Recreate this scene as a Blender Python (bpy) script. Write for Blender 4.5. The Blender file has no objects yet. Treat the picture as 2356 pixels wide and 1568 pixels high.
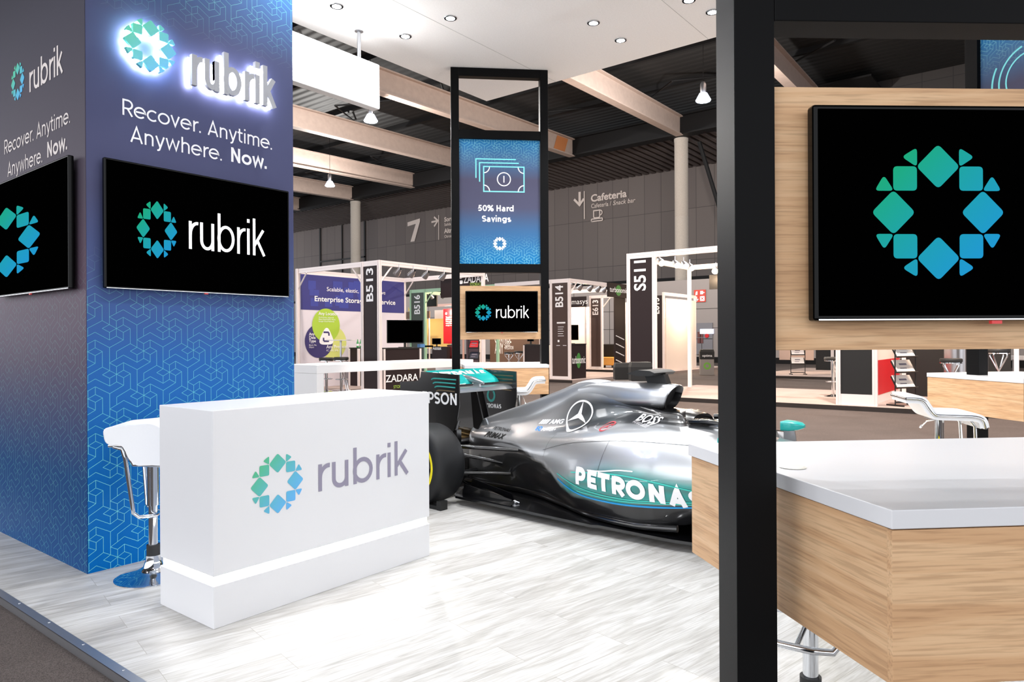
import bpy, math, random
from mathutils import Matrix, Vector
from mathutils.bvhtree import BVHTree
random.seed(7)
R = math.radians
S = bpy.context.scene
C = S.collection

# ------------------------------------------------------------------ camera
F, CX, CY, EYE, ROLL = 1620.0, 1178.0, 781.0, 1.38, R(0.3)
FU, FW = 0.78657, 0.61750                       # view direction on the floor grid
cam_d = bpy.data.cameras.new('camera'); cam = bpy.data.objects.new('camera', cam_d); C.objects.link(cam)
cam_d.sensor_width = 36.0; cam_d.lens = F/2356*36.0
cam_d.shift_y = -(784.0-CY)/2356.0
cam_d.clip_start = 0.05; cam_d.clip_end = 300
yaw = math.atan2(-FU, FW)
cam.matrix_world = Matrix.Translation((0, 0, EYE)) @ Matrix.Rotation(yaw, 4, 'Z') @ Matrix.Rotation(R(90), 4, 'X') @ Matrix.Rotation(-ROLL, 4, 'Z')
S.camera = cam

# ------------------------------------------------------------------ world, exposure
S.view_settings.view_transform = 'Standard'
S.view_settings.look = 'None'
S.view_settings.exposure = 0.24
S.view_settings.gamma = 1.0
S.view_settings.use_curve_mapping = False
wd = bpy.data.worlds.new('hall_air'); S.world = wd; wd.use_nodes = True
wd.node_tree.nodes['Background'].inputs[0].default_value = (0.93, 0.95, 1.0, 1)
wd.node_tree.nodes['Background'].inputs[1].default_value = 2.15

def lamp(name, kind, loc, energy, color=(1, 1, 1), size=0.1, aim=None, spot=None, blend=0.6, sy=None):
    d = bpy.data.lights.new(name, kind); d.energy = energy; d.color = color
    if kind == 'AREA':
        d.size = size
        if sy: d.shape = 'RECTANGLE'; d.size_y = sy
    else: d.shadow_soft_size = size
    if spot: d.spot_size = R(spot); d.spot_blend = blend
    o = bpy.data.objects.new(name, d); C.objects.link(o); o.location = loc
    if aim is not None:
        o.rotation_euler = (Vector(aim)-Vector(loc)).to_track_quat('-Z', 'Y').to_euler()
    return o
CANOPY_Z = 4.60
DOWNLIGHTS = [(4.30, 5.50), (5.18, 5.48), (5.17, 4.82), (6.16, 3.76), (6.70, 3.75), (6.69, 2.72), (6.32, 2.80),
              (3.2, 4.2), (3.3, 2.6), (2.0, 2.7), (4.4, 1.5), (3.0, 1.1), (5.6, 0.9), (1.85, 1.0), (2.6, -0.4)]
for i, (u, w) in enumerate(DOWNLIGHTS):
    dz = .05 if (2.7 < u < 5.7 and .9 < w < 4.235) else 0
    lamp('downlight_lamp', 'SPOT', (u, w, CANOPY_Z-0.03-dz), 82 if w < 3.6 else (118 if u > 6 else (92 if w < 5 else 45)), (0.96, 0.98, 1.0), 0.05, (u, w, 0), 125, 0.8)

for u, w, e in ((11, 1.5, 8500), (11.5, 9.5, 4200), (17.5, -2.5, 2400), (22, 9.5, 2000), (9, 17, 1500), (-1.5, 7.5, 600), (-1.5, -1.5, 400)):
    lamp('bay_and_fill_light', 'SPOT', (u, w, 11.4), e, (1, 0.86, 0.77) if u > 2 else (0.95, 0.97, 1.0), 0.3, (u, w, 0), 120, 0.7)  # unseen overhead spots, added as fill for the hall and aisle

# ------------------------------------------------------------------ pixel of the photo -> point on a known plane
def ray(x, y):
    dx, dy = (x-CX)/F, -(y-CY)/F
    c, s = math.cos(ROLL), math.sin(ROLL)
    rx, ry = dx*c+dy*s, -dx*s+dy*c
    return (rx*FW+FU, -rx*FU+FW, ry)
def on_z(x, y, z): d = ray(x, y); t = (z-EYE)/d[2]; return Vector((d[0]*t, d[1]*t, z))
def on_u(x, y, u): d = ray(x, y); t = u/d[0]; return Vector((u, d[1]*t, EYE+d[2]*t))
def on_w(x, y, w): d = ray(x, y); t = w/d[1]; return Vector((d[0]*t, w, EYE+d[2]*t))
def at_d(x, y, t): d = ray(x, y); return Vector((d[0]*t, d[1]*t, EYE+d[2]*t))

# ------------------------------------------------------------------ materials
def lin(c):
    if isinstance(c, str):
        c = c.lstrip('#'); c = [int(c[i:i+2], 16)/255 for i in (0, 2, 4)]
    return tuple(((v/12.92) if v <= .04045 else ((v+.055)/1.055)**2.4) for v in c[:3])+(1,)
MATS = {}
def mat(name, col, rough=.5, metal=0., spec=.5, emit=0., coat=0., bump=None, attr=False, trans=0.):
    if name in MATS: return MATS[name]
    m = bpy.data.materials.new(name); m.use_nodes = True
    nt = m.node_tree; b = nt.nodes['Principled BSDF']
    c = lin(col)
    b.inputs['Base Color'].default_value = c
    b.inputs['Roughness'].default_value = rough; b.inputs['Metallic'].default_value = metal
    b.inputs['Specular IOR Level'].default_value = spec
    b.inputs['Coat Weight'].default_value = coat; b.inputs['Coat Roughness'].default_value = .05
    b.inputs['Transmission Weight'].default_value = trans
    if emit: b.inputs['Emission Color'].default_value = c; b.inputs['Emission Strength'].default_value = emit
    if attr:
        a = nt.nodes.new('ShaderNodeAttribute'); a.attribute_name = 'paint'
        nt.links.new(a.outputs['Color'], b.inputs['Base Color'])
        if emit: nt.links.new(a.outputs['Color'], b.inputs['Emission Color'])
    if bump or bump is None and rough > .25 and not attr:
        sc, st, dv = bump or (60, .03, .12)
        tc = nt.nodes.new('ShaderNodeTexCoord'); n = nt.nodes.new('ShaderNodeTexNoise'); n.inputs['Scale'].default_value = sc
        n.inputs['Detail'].default_value = 3
        bp = nt.nodes.new('ShaderNodeBump'); bp.inputs['Strength'].default_value = st; bp.inputs['Distance'].default_value = .02
        nt.links.new(tc.outputs['Object'], n.inputs['Vector']); nt.links.new(n.outputs['Fac'], bp.inputs['Height'])
        nt.links.new(bp.outputs['Normal'], b.inputs['Normal'])
        if dv:
            mx = nt.nodes.new('ShaderNodeMix'); mx.data_type = 'RGBA'; mx.blend_type = 'MULTIPLY'
            mx.inputs[6].default_value = c; mx.inputs[0].default_value = dv
            nt.links.new(n.outputs['Fac'], mx.inputs[7]); nt.links.new(mx.outputs[2], b.inputs['Base Color'])
    MATS[name] = m; return m
def nodes(name):
    m = bpy.data.materials.new(name); m.use_nodes = True; MATS[name] = m
    nt = m.node_tree; b = nt.nodes['Principled BSDF']
    def N(t, **k):
        n = nt.nodes.new('ShaderNode'+t)
        for a, v in k.items(): setattr(n, a, v)
        return n
    return m, nt, b, N, nt.links.new
def ramp(N, pts):
    r = N('ValToRGB'); e = r.color_ramp.elements
    while len(e) < len(pts): e.new(.5)
    for q, (p, c) in zip(e, pts): q.position = p; q.color = lin(c)
    return r

def wood_mat(name, axis, dark, mid, light):
    m, nt, b, N, L = nodes(name)
    tc = N('TexCoord'); mp = N('Mapping'); L(tc.outputs['Object'], mp.inputs[0])
    sc = [13., 13., 13.]; sc[axis] = .8; mp.inputs['Scale'].default_value = sc
    n1 = N('TexNoise'); n1.inputs['Scale'].default_value = 1.1; n1.inputs['Detail'].default_value = 5; n1.inputs['Distortion'].default_value = 1.6
    L(mp.outputs[0], n1.inputs['Vector'])
    mp2 = N('Mapping'); L(tc.outputs['Object'], mp2.inputs[0]); s2 = [120.]*3; s2[axis] = 5.; mp2.inputs['Scale'].default_value = s2
    n2 = N('TexNoise'); n2.inputs['Scale'].default_value = 1.5; n2.inputs['Detail'].default_value = 4; L(mp2.outputs[0], n2.inputs['Vector'])
    r = ramp(N, [(.30, dark), (.48, mid), (.62, light), (.8, mid)]); L(n1.outputs['Fac'], r.inputs[0])
    r2 = ramp(N, [(.36, (.62, .56, .5)), (.52, (1, 1, 1))]); L(n2.outputs['Fac'], r2.inputs[0])
    mx = N('Mix', data_type='RGBA', blend_type='MULTIPLY'); mx.inputs[0].default_value = .32
    L(r.outputs[0], mx.inputs[6]); L(r2.outputs[0], mx.inputs[7]); L(mx.outputs[2], b.inputs['Base Color'])
    b.inputs['Roughness'].default_value = .55; b.inputs['Specular IOR Level'].default_value = .3
    bp = N('Bump'); bp.inputs['Strength'].default_value = .12; bp.inputs['Distance'].default_value = .004
    L(n2.outputs['Fac'], bp.inputs['Height']); L(bp.outputs['Normal'], b.inputs['Normal'])
    return m
OAKX = wood_mat('sonoma_oak', 0, '#c49a72', '#d0a77e', '#dab58d')
OAKY = wood_mat('sonoma_oak_side', 1, '#c49a72', '#d0a77e', '#dab58d')

def floor_mat():
    m, nt, b, N, L = nodes('grey_oak_planks')
    tc = N('TexCoord'); mp = N('Mapping'); mp.inputs['Rotation'].default_value = (0, 0, R(11.7)); L(tc.outputs['Object'], mp.inputs[0])
    br = N('TexBrick'); br.offset = .37; br.inputs['Scale'].default_value = 1
    for k, v in dict(Color1=(.15, .15, .15, 1), Color2=(.85, .85, .85, 1), Mortar=(0, 0, 0, 1)).items(): br.inputs[k].default_value = v
    br.inputs['Mortar Size'].default_value = .0012; br.inputs['Brick Width'].default_value = 1.22; br.inputs['Row Height'].default_value = .19
    br.inputs['Bias'].default_value = 0; br.inputs['Mortar Smooth'].default_value = .2
    L(mp.outputs[0], br.inputs['Vector'])
    # grain, shifted for every plank
    ml = N('VectorMath', operation='SCALE'); L(br.outputs['Color'], ml.inputs[0]); ml.inputs['Scale'].default_value = 23.
    ad = N('VectorMath', operation='ADD'); L(mp.outputs[0], ad.inputs[0]); L(ml.outputs[0], ad.inputs[1])
    m2 = N('Mapping'); m2.inputs['Scale'].default_value = (1.1, 9., 1); L(ad.outputs[0], m2.inputs[0])
    n1 = N('TexNoise'); n1.inputs['Scale'].default_value = 1.5; n1.inputs['Detail'].default_value = 6; n1.inputs['Distortion'].default_value = 1.1; n1.inputs['Roughness'].default_value = .6
    L(m2.outputs[0], n1.inputs['Vector'])
    m3 = N('Mapping'); m3.inputs['Scale'].default_value = (6., 130., 1); L(ad.outputs[0], m3.inputs[0])
    n2 = N('TexNoise'); n2.inputs['Scale'].default_value = 1.; n2.inputs['Detail'].default_value = 3; L(m3.outputs[0], n2.inputs['Vector'])
    r = ramp(N, [(.26, '#a8a6a2'), (.42, '#c4c2be'), (.56, '#d5d4d2'), (.75, '#dfdfde')]); L(n1.outputs['Fac'], r.inputs[0])
    r2 = ramp(N, [(.35, (.72, .7, .68)), (.55, (1, 1, 1))]); L(n2.outputs['Fac'], r2.inputs[0])
    mx = N('Mix', data_type='RGBA', blend_type='MULTIPLY'); mx.inputs[0].default_value = .34
    L(r.outputs[0], mx.inputs[6]); L(r2.outputs[0], mx.inputs[7])
    tn = ramp(N, [(0, (.86, .85, .84)), (1, (1, 1, 1))]); L(br.outputs['Color'], tn.inputs[0])
    m4 = N('Mix', data_type='RGBA', blend_type='MULTIPLY'); m4.inputs[0].default_value = .8
    L(mx.outputs[2], m4.inputs[6]); L(tn.outputs[0], m4.inputs[7])
    m5 = N('Mix', data_type='RGBA'); m5.inputs[7].default_value = lin('#9a958c')
    L(br.outputs['Fac'], m5.inputs[0]); L(m4.outputs[2], m5.inputs[6]); L(m5.outputs[2], b.inputs['Base Color'])
    b.inputs['Roughness'].default_value = .38; b.inputs['Specular IOR Level'].default_value = .35
    bp = N('Bump'); bp.inputs['Strength'].default_value = .08; bp.inputs['Distance'].default_value = .003
    L(n2.outputs['Fac'], bp.inputs['Height']); L(bp.outputs['Normal'], b.inputs['Normal'])
    return m
FLOOR = floor_mat()

def carpet_mat(name, a, bcol, scale=260):
    m, nt, b, N, L = nodes(name)
    tc = N('TexCoord'); n = N('TexNoise'); n.inputs['Scale'].default_value = scale; n.inputs['Detail'].default_value = 2
    L(tc.outputs['Object'], n.inputs['Vector'])
    n3 = N('TexNoise'); n3.inputs['Scale'].default_value = 1.3; n3.inputs['Detail'].default_value = 4; L(tc.outputs['Object'], n3.inputs['Vector'])
    r = ramp(N, [(.35, a), (.65, bcol)]); L(n.outputs['Fac'], r.inputs[0])
    mx = N('Mix', data_type='RGBA', blend_type='MULTIPLY'); mx.inputs[0].default_value = .35
    L(r.outputs[0], mx.inputs[6]); L(n3.outputs['Fac'], mx.inputs[7]); L(mx.outputs[2], b.inputs['Base Color'])
    b.inputs['Roughness'].default_value = .95; b.inputs['Specular IOR Level'].default_value = .1
    bp = N('Bump'); bp.inputs['Strength'].default_value = .5; bp.inputs['Distance'].default_value = .006
    L(n.outputs['Fac'], bp.inputs['Height']); L(bp.outputs['Normal'], b.inputs['Normal'])
    return m
CARPET = carpet_mat('grey_aisle_carpet', '#4a4341', '#6e6561')
PALECARPET = carpet_mat('pale_stand_carpet', '#a3948f', '#bdaea8')
DARKCARPET = carpet_mat('dark_stand_edge_carpet', '#35312f', '#4a4543')

def print_mat(name, zs, cols, rough=.4):
    """a printed vertical colour run: the ink changes with height (object Z)"""
    m, nt, b, N, L = nodes(name)
    tc = N('TexCoord'); sp = N('SeparateXYZ'); L(tc.outputs['Object'], sp.inputs[0])
    mr = N('MapRange'); mr.inputs[1].default_value = zs[0]; mr.inputs[2].default_value = zs[-1]; L(sp.outputs['Z'], mr.inputs[0])
    r = ramp(N, [((z-zs[0])/(zs[-1]-zs[0]), c) for z, c in zip(zs, cols)]); L(mr.outputs[0], r.inputs[0])
    L(r.outputs[0], b.inputs['Base Color']); b.inputs['Roughness'].default_value = rough; b.inputs['Specular IOR Level'].default_value = .08
    n = N('TexNoise'); n.inputs['Scale'].default_value = 180; L(tc.outputs['Object'], n.inputs['Vector'])
    bp = N('Bump'); bp.inputs['Strength'].default_value = .03; L(n.outputs['Fac'], bp.inputs['Height']); L(bp.outputs['Normal'], b.inputs['Normal'])
    return m

WHITE = mat('white_laminate', '#d9d9db', .35, bump=(60, .01, 0))
WHITEPAINT = mat('white_canopy_paint', '#f3f3f3', .6)
SNOW = mat('white_print', '#f2f2f4', .5, bump=(90, .01, 0))
BLACK = mat('black_powder_coat', '#0b0b0c', .5, spec=.09, bump=(300, .015, .1))
GLOSSBLACK = mat('gloss_black_plastic', '#050505', .12, spec=.12, bump=(5, 0, 0))
SCREEN = mat('switched_black_screen', '#010101', .5, spec=.0, bump=(5, 0, 0))
CHROME = mat('chrome', '#dfe2e6', .07, 1., bump=(5, 0, 0))
STEEL = mat('brushed_aluminium', '#b9bbc0', .32, .9, bump=(40, .02, .05))
ALU = mat('shell_scheme_aluminium', '#efe6e4', .45, .1, bump=(50, .02, .05))
VINYL = mat('white_vinyl_upholstery', '#eeeff1', .4, bump=(60, .02, 0))
LEDW = mat('cool_white_led', '#ffffff', emit=14, bump=(5, 0, 0))
HALO = mat('halo_white_led', '#f4f4ff', emit=42, bump=(5, 0, 0))
LENS = mat('downlight_lens', '#ffffff', emit=60, bump=(5, 0, 0))
BOXLIGHT = mat('lit_fabric_lightbox', '#ffffff', emit=8, bump=(5, 0, 0))
WARMBULB = mat('warm_halogen_bulb', '#ffd9a6', emit=90, bump=(5, 0, 0))
PAINT = mat('logo_print', '#ffffff', .5, attr=True)
GLOW = mat('screen_picture', '#ffffff', .4, spec=0., emit=.78, attr=True)
for l in list(GLOW.node_tree.links):
    if l.to_socket.name == 'Base Color': GLOW.node_tree.links.remove(l)
GLOW.node_tree.nodes['Principled BSDF'].inputs['Base Color'].default_value = (0, 0, 0, 1)
GREYPRINT = mat('grey_violet_print', '#8a8598', .5, bump=(90, .01, 0))
DKBROWN = mat('dark_brown_fascia', '#2b2122', .5, spec=.2)
TAN = mat('tan_painted_beam', '#b5a196', .6, bump=(4, .01, .25))
WALLPANEL = mat('taupe_hall_panel', '#5a504c', .6)
CONCRETE = mat('cast_concrete', '#b3aaa0', .85, bump=(25, .15, .4))
DECK = mat('black_roof_steel', '#131213', .6, spec=.2)
MATTBLACK = mat('matt_black', '#161616', .6)
LETTER = mat('pale_wall_letter', '#d8c9c0', .6)
GREYMETAL = mat('grey_sign_face', '#a6a8ad', .45)

# ------------------------------------------------------------------ mesh collecting
class MB:
    def __init__(s, M=None): s.v = []; s.f = []; s.m = []; s.c = []; s.M = M or Matrix(); s.mi = 0; s.col = None
    def add(s, vs, fs, M=None):
        n = len(s.v); T = s.M @ M if M else s.M
        s.v += [T @ Vector(p) for p in vs]; s.f += [tuple(i+n for i in f) for f in fs]; s.m += [s.mi]*len(fs)
        for p in vs: s.c.append(s.col(p) if callable(s.col) else s.col)
        return s
    def box(s, x0, x1, y0, y1, z0, z1, M=None):
        return s.add([(x0, y0, z0), (x1, y0, z0), (x1, y1, z0), (x0, y1, z0), (x0, y0, z1), (x1, y0, z1), (x1, y1, z1), (x0, y1, z1)],
                     [(3, 2, 1, 0), (4, 5, 6, 7), (0, 1, 5, 4), (1, 2, 6, 5), (2, 3, 7, 6), (3, 0, 4, 7)], M)
    def prism(s, poly, z0, z1, M=None):
        n = len(poly); vs = [(x, y, z0) for x, y in poly]+[(x, y, z1) for x, y in poly]
        return s.add(vs, [tuple(range(n-1, -1, -1)), tuple(range(n, 2*n))]+[(i, (i+1) % n, n+(i+1) % n, n+i) for i in range(n)], M)
    def slab(s, poly, y0, y1, M=None):
        """outline in x,z given thickness along y"""
        n = len(poly); vs = [(x, y0, z) for x, z in poly]+[(x, y1, z) for x, z in poly]
        return s.add(vs, [tuple(range(n)), tuple(range(2*n-1, n-1, -1))]+[(n+i, n+(i+1) % n, (i+1) % n, i) for i in range(n)], M)
    def loft(s, rings, cap=True, closed=True, M=None):
        k = len(rings[0]); vs = [p for r in rings for p in r]; fs = []
        for i in range(len(rings)-1):
            for j in range(k if closed else k-1):
                a, b = i*k+j, i*k+(j+1) % k; fs.append((a, b, b+k, a+k))
        if cap: fs += [tuple(range(k-1, -1, -1)), tuple(range((len(rings)-1)*k, len(rings)*k))]
        return s.add(vs, fs, M)
    def tube(s, pts, r, n=10, M=None, cap=True):
        pts = [Vector(p) for p in pts]; rs = r if isinstance(r, (list, tuple)) else [r]*len(pts); rings = []; up = None
        for i, p in enumerate(pts):
            t = (pts[min(i+1, len(pts)-1)]-pts[max(i-1, 0)]).normalized()
            if up is None: up = t.orthogonal().normalized()
            up = (up-t*up.dot(t)).normalized(); sd = t.cross(up)
            rings.append([p+(up*math.cos(2*math.pi*k/n)+sd*math.sin(2*math.pi*k/n))*rs[i] for k in range(n)])
        return s.loft(rings, cap, True, M)
    def lathe(s, prof, n=28, M=None, cap=True):
        return s.loft([[(r*math.cos(2*math.pi*k/n), r*math.sin(2*math.pi*k/n), z) for k in range(n)] for r, z in prof], cap, True, M)
    def quad(s, a, b, c, d): return s.add([a, b, c, d], [(0, 1, 2, 3)])
    def merge(s, o, M=None): 
        n = len(s.v); T = s.M @ M if M else s.M
        s.v += [T @ Vector(p) for p in o.v]; s.f += [tuple(i+n for i in f) for f in o.f]; s.m += [s.mi]*len(o.f); s.c += o.c; return s
    def build(s, name, mats, parent=None, origin=None, smooth=False, bevel=0, label=None, kind=None, seg=2):
        me = bpy.data.meshes.new(name); og = Vector(origin) if origin else Vector()
        me.from_pydata([tuple(p-og) for p in s.v], [], s.f)
        for m in (mats if isinstance(mats, (list, tuple)) else [mats]): me.materials.append(m)
        me.polygons.foreach_set('material_index', s.m)
        if any(c is not None for c in s.c):
            at = me.color_attributes.new('paint', 'FLOAT_COLOR', 'POINT'); fl = []
            for c in s.c: fl += list(c if c else (1, 1, 1, 1))
            at.data.foreach_set('color', fl)
        me.validate(); me.update()
        if smooth:
            me.polygons.foreach_set('use_smooth', [True]*len(me.polygons))
            if smooth != 1: me.set_sharp_from_angle(angle=R(smooth))
        o = bpy.data.objects.new(name, me); C.objects.link(o); o.location = og
        if parent: o.parent = parent
        if bevel:
            b = o.modifiers.new('edge', 'BEVEL'); b.width = bevel; b.segments = seg; b.limit_method = 'ANGLE'; b.angle_limit = R(40)
        if label: o['label'] = label
        if kind: o['kind'] = kind
        return o
def thing(name, label, cat, loc=(0, 0, 0), rz=0., group=None):
    o = bpy.data.objects.new(name, None); C.objects.link(o); o.location = loc; o.rotation_euler = (0, 0, rz); o.empty_display_size = .2
    o['label'] = label; o['category'] = cat
    if group: o['group'] = group
    return o
def tag(o, label, cat, group=None):
    o['label'] = label; o['category'] = cat
    if group: o['group'] = group
    return o
def W(root): return MB((Matrix.Translation(root.location) @ root.rotation_euler.to_matrix().to_4x4()).inverted())
def dup(root, label, loc=None, rz=None, group=None):
    def cp(o, par):
        c = o.copy(); C.objects.link(c)
        if par: c.parent = par
        for ch in [q for q in bpy.data.objects if q.parent == o]: cp(ch, c)
        return c
    c = cp(root, None); c['label'] = label
    if loc is not None: c.location = loc
    if rz is not None: c.rotation_euler = (0, 0, rz)
    if group: c['group'] = group
    return c
def frame(o, x, y):
    x = Vector(x).normalized(); y = Vector(y).normalized(); z = x.cross(y)
    return Matrix(((x.x, y.x, z.x, o[0]), (x.y, y.y, z.y, o[1]), (x.z, y.z, z.z, o[2]), (0, 0, 0, 1)))
def face_u(u, w, z): return frame((u, w, z), (0, -1, 0), (0, 0, 1))     # picture plane seen looking along +u
def face_w(u, w, z): return frame((u, w, z), (1, 0, 0), (0, 0, 1))      # picture plane seen looking along +w
FRONT = frame((0, 0, 0), (1, 0, 0), (0, 0, 1))                          # local x-z plane facing -y

# ------------------------------------------------------------------ lettering
def arc(cx, cy, rx, ry, a0, a1, n=16):
    return [(cx+rx*math.cos(R(a0+(a1-a0)*i/n)), cy+ry*math.sin(R(a0+(a1-a0)*i/n))) for i in range(n+1)]
def glyph(c, h):
    X = .72; l = .08+h
    if c == ' ': return .34, []
    if c == '.': return .24, [[(.1, 0), (.1, 2.3*h)]]
    if c == 'R': r = (.56-h)/2; return .70, [[(l, 0), (l, 1)], [(l, 1-h), (.38, 1-h)]+arc(.38, 1-h-r, .24, r, 90, -90)+[(l, 1-h-2*r)], [(.36, 1-h-2*r), (.62, 0)]]
    if c == 'P': r = (.60-h)/2; return .66, [[(l, 0), (l, 1)], [(l, 1-h), (.36, 1-h)]+arc(.36, 1-h-r, .26-h*.5, r, 90, -90)+[(l, 1-h-2*r)]]
    if c == 'E': return .62, [[(l, 0), (l, 1)], [(l, 1-h), (.58, 1-h)], [(l, .5), (.54, .5)], [(l, h), (.58, h)]]
    if c == 'T': return .62, [[(.31, 0), (.31, 1)], [(.01, 1-h), (.61, 1-h)]]
    if c == 'O': return .90, [arc(.45, .5, .42-h, .51-h, 0, 360, 32)]
    if c == 'N': return .80, [[(l, 0), (l, 1)], [(l, 1-h*.6), (.72-h, h*.6)], [(.72-h, 0), (.72-h, 1)]]
    if c == 'S': return .66, [[(.57-h*.4, .80)]+arc(.33, .755-h*.5, .24-h*.3, .245-h*.5, 40, 265, 14)+arc(.33, .245+h*.5, .25-h*.3, .245-h*.5, 85, -145, 14)]
    if c == 'A': return .76, [[(.02+h, 0), (.38, 1-h*.7), (.74-h, 0)], [(.14+h, .28), (.62-h, .28)]]
    if c == 'H': return .80, [[(l, 0), (l, 1)], [(.72-h, 0), (.72-h, 1)], [(l, .5), (.72-h, .5)]]
    if c == 'X': return .68, [[(.04+h, 0), (.62-h, 1)], [(.04+h, 1), (.62-h, 0)]]
    if c == 'M': return .92, [[(l, 0), (l, 1)], [(l, 1), (.46, .3), (.84-h, 1)], [(.84-h, 1), (.84-h, 0)]]
    if c == 'I': return .24, [[(.12, 0), (.12, 1)]]
    if c == '5': return .66, [[(.56, 1-h), (.16+h, 1-h), (.12+h, .53)]+arc(.31, .32, .26-h*.5, .32-h, 125, -145, 16)]
    if c == '0': return .74, [arc(.37, .5, .33-h, .51-h, 0, 360, 28)]
    if c == '%': return .90, [[(.14, 0), (.76, 1)], arc(.22, .76, .2-h*.6, .23-h*.6, 0, 360, 16), arc(.68, .24, .2-h*.6, .23-h*.6, 0, 360, 16)]
    if c == 'e': return .74, [[(h+.04, .38), (.70-h, .38)]+arc(.36, .36, .35-h, .36-h, 3, 318, 22)]
    if c == 'c': return .64, [arc(.36, .36, .35-h, .36-h, 48, 312, 20)]
    if c == 'o': return .76, [arc(.38, .36, .36-h, .36-h, 0, 360, 26)]
    if c == 'v': return .62, [[(.02+h, X), (.31, h), (.60-h, X)]]
    if c == 'w': return .92, [[(.02+h, X), (.25, h), (.46, X-.04), (.67, h), (.90-h, X)]]
    if c == 'r': return .42, [[(l, 0), (l, X)], arc(l+.26, X-h-.30, .26, .30, 180, 82, 10)]
    if c == 'n': return .68, [[(l, 0), (l, X)], arc((l+.6-h)/2, X-.25, (.6-h-l)/2, .25-h, 180, 0)+[(.6-h, 0)]]
    if c == 'h': return .68, [[(l, 0), (l, 1.02)], arc((l+.6-h)/2, X-.25, (.6-h-l)/2, .25-h, 180, 0)+[(.6-h, 0)]]
    if c == 'm': return 1.02, [[(l, 0), (l, X)], arc(l+.19, X-.21, .19, .21-h, 180, 0)+[(l+.38, 0)], arc(l+.57, X-.21, .19, .21-h, 180, 0)+[(l+.76, 0)]]
    if c == 'u': return .68, [[(l, X), (l, .26)]+arc((l+.6-h)/2, .26, (.6-h-l)/2, .26-h, 180, 360)+[(.6-h, X)], [(.6-h, X), (.6-h, 0)]]
    if c == 'b': return .78, [[(l, 0), (l, 1.02)], arc(.40, .36, .33-h*.9, .36-h, 0, 360, 26)]
    if c == 'd': return .78, [[(.70-h, 0), (.70-h, 1.02)], arc(.38, .36, .33-h*.9, .36-h, 0, 360, 26)]
    if c == 'k': return .62, [[(l, 0), (l, 1.02)], [(l, .26), (.52, X)], [(.26, .42), (.56, 0)]]
    if c == 'i': return .24, [[(.12, 0), (.12, X)], [(.12, .88), (.12, .88+2.2*h)]]
    if c == 't': return .42, [[(.16, .94), (.16, .2)]+arc(.32, .2, .16, .2-h, 180, 285, 8), [(.02, X-h), (.38, X-h)]]
    if c == 'y': return .62, [[(.02+h, X), (.31, .04)], [(.60-h, X), (.30, -.04)]+arc(.16, -.06, .13, .17-h, 0, -100, 6)]
    if c == 'a': return .66, [[(.58-h, 0), (.58-h, .44)]+arc(.32, .44, .26-h, .28-h, 0, 145, 12), arc(.30, .215, .25-h*.8, .215-h*.6, 0, 360, 20)]
    if c == 's': return .56, [arc(.28, .54-h*.3, .2-h*.2, .18-h*.6, 45, 265, 12)+arc(.28, .18+h*.3, .22-h*.2, .18-h*.6, 85, -140, 12)]
    if c == 'g': return .78, [[(.70-h, X), (.70-h, 0)]+arc(.38, 0, .32-h, .24-h, 0, -150, 12), arc(.38, .38, .33-h*.9, .34-h, 0, 360, 24)]
    return .5, []
def ribbon(mb, pts, hw, M, depth=0., step=None):
    P = [Vector(p) for p in pts]
    Q = [P[0]]
    for p in P[1:]:
        if (p-Q[-1]).length > 1e-5:
            if step:
                n = int((p-Q[-1]).length/step); a = Q[-1]
                for i in range(1, n+1): 
                    if i/(n+1) < 1: Q.append(a.lerp(p, i/(n+1)))
            Q.append(p)
    P = Q; closed = (P[0]-P[-1]).length < 1e-4 and len(P) > 3
    L_, R_ = [], []; n = len(P)
    for i in range(n):
        if closed: a, b = P[(i-1) % (n-1)], P[(i+1) % (n-1)]
        else: a, b = P[max(i-1, 0)], P[min(i+1, n-1)]
        d1 = (P[i]-a); d2 = (b-P[i])
        d1 = d1.normalized() if d1.length > 1e-9 else d2.normalized(); d2 = d2.normalized() if d2.length > 1e-9 else d1
        n1 = Vector((-d1.y, d1.x)); n2 = Vector((-d2.y, d2.x)); b_ = n1+n2
        b_ = b_.normalized() if b_.length > 1e-6 else n1
        k = hw/max(b_.dot(n1), .42)
        L_.append(P[i]+b_*k); R_.append(P[i]-b_*k)
    if depth:
        mb.loft([[(a.x, a.y, 0), (b.x, b.y, 0), (b.x, b.y, depth), (a.x, a.y, depth)] for a, b in zip(L_, R_)], not closed, True, M)
    else:
        vs = [(p.x, p.y, 0) for p in L_]+[(p.x, p.y, 0) for p in R_]
        mb.add(vs, [(i, n+i, n+i+1, i+1) for i in range(n-1)], M)
def swidth(t, weight, track=0): return sum(glyph(c, weight/2)[0]+track for c in t)-track
def stext(mb, t, M, size, weight=.1, width=None, depth=0., align='l', track=0., step=None, skew=0.):
    """stroke lettering; size = cap height, width = fitted length"""
    w0 = swidth(t, weight, track)-.08; sx = (width/w0) if width else size
    x = -.08 if align == 'l' else (-w0/2-.08 if align == 'c' else -w0-.08)
    for c in t:
        adv, st = glyph(c, weight/2)
        for q, s_ in enumerate(st): ribbon(mb, [((px+x+skew*py)*sx, py*size) for px, py in s_], weight/2*(sx+size)/2, M @ Matrix.Translation((0, 0, q*max(.0002, size*.0015))), depth, step)
        x += adv+track
    return mb
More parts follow.
